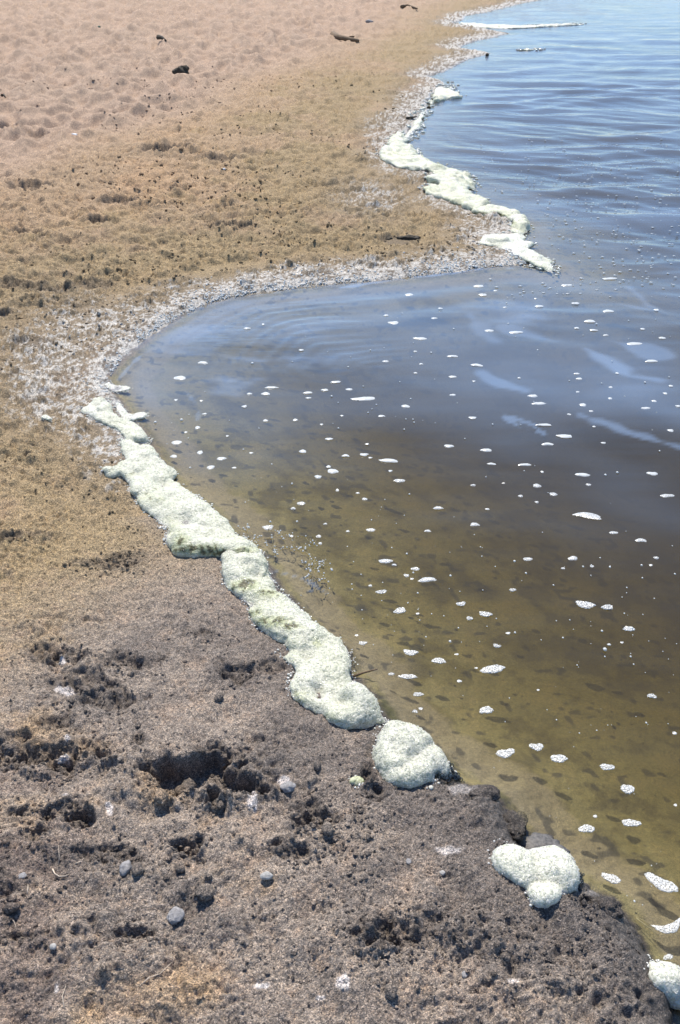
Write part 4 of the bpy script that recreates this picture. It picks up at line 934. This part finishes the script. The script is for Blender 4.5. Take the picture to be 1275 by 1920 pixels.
# mat of fine rootlets
V_, F_ = [], []; cnt = 0
for k in range(520):
    reg = random.choice([(95, 1660, 60, 40), (70, 1760, 70, 60), (300, 1820, 90, 50), (40, 1620, 50, 30), (380, 1740, 60, 40), (250, 1880, 120, 30)])
    a0, b0 = random.gauss(reg[0], reg[2]), random.gauss(reg[1], reg[3]); gx, gy = px_ground(a0, b0, .04)
    an = random.uniform(0, 6.28); L = random.uniform(.008, .030); pts = []
    for s in range(4):
        an += random.uniform(-.5, .5); qx = float(gx) + math.cos(an) * L * s / 3; qy = float(gy) + math.sin(an) * L * s / 3
        pts.append((qx, qy, float(gz(qx, qy)[0]) + .0012 + .001 * random.random()))
    v, f = tube(pts, random.uniform(.00025, .0005), 3); F_ += [tuple(q + cnt for q in ff) for ff in f]; V_.append(v); cnt += len(v)
link('rootlets', mesh_any('rootlets', np.concatenate(V_), F_), clod_mat('rootlet', (.20, .13, .11), (.42, .33, .28), .9), kind='stuff', label='litter of hair-fine reddish rootlets in the lower left corner', cat='rootlets')

# ------------------------------------------------------------------ water weed with glinting beads
def branchy(a, b_, ang, L, depth, out):
    pts = [(a, b_, 0)]
    for s in range(5):
        ang += random.uniform(-.55, .55); a += math.cos(ang) * L / 5; b_ += math.sin(ang) * L / 5; pts.append((a, b_, random.uniform(-.001, .0025)))
        if depth and random.random() < .5: branchy(a, b_, ang + random.choice([-1, 1]) * random.uniform(.5, 1.2), L * .55, depth - 1, out)
    out.append(pts)
strands = []
for (a, b_, an, L) in [(530, 1022, .2, 46), (545, 1030, -2.5, 40), (560, 1030, .6, 44), (580, 1040, .8, 50), (500, 1010, .3, 50), (510, 1022, -.9, 30), (472, 1018, -1.9, 30), (468, 1010, -1.2, 24), (470, 998, .9, 26), (560, 1005, .3, 34), (575, 1060, .9, 34), (520, 1015, 2.8, 30), (585, 1045, .2, 26)]:
    branchy(a, b_, an, L, 2, strands)
V_, F_ = [], []; cnt = 0; beads = []
for s in strands:
    P = px_path(s, water=True); v, f = tube(P, .0009, 4); V_.append(v); F_ += [tuple(q + cnt for q in ff) for ff in f]; cnt += len(v)
    for q in P:
        if random.random() < .25: beads.append(q)
org = px_path([(530, 1022)], water=True)[0]
wd = link('water_weed', mesh_any('water_weed', np.concatenate(V_) - org, F_), weed_m, label='tangle of thin brown water weed with white beads beside the foam roll', cat='water weed', loc=tuple(org))
bd = np.array(beads); rr_ = np.random.default_rng(3).uniform(.0012, .0034, len(bd))
V, Fc = many(*ICO[2], bd - org + np.array([0, 0, .001]), np.repeat(rr_[:, None], 3, 1))
link('bead', mesh_np('weed_beads', V, Fc), fleck_m, parent=wd, kind='stuff')
stick('sunken_stick', [(662, 1268, .0), (680, 1262, .001), (698, 1256, -.001), (708, 1252, -.004)], .0035, brown_m, 'brown sliver of bark in the shallows right of the lumpy foam bank', 'bark', water=True)
stick('reed_stem', [(640, 1192, .002), (650, 1196, .004), (662, 1204, .002)], .0009, weed_m, 'thin stem poking from the lumpy foam bank into the water', 'stem', water=True)
stick('reed_stem', [(1192, 1722, .002), (1210, 1736, .002), (1236, 1755, .0)], .0012, weed_m, 'thin stem lying in the water left of the curved bubble raft', 'stem', water=True, branches=[[(1190, 1718), (1215, 1730), (1232, 1746)]])
print('objects', len(bpy.data.objects), 'tris', sum(len(o.data.loops) - 2 * len(o.data.polygons) for o in bpy.data.objects if o.type == 'MESH'))
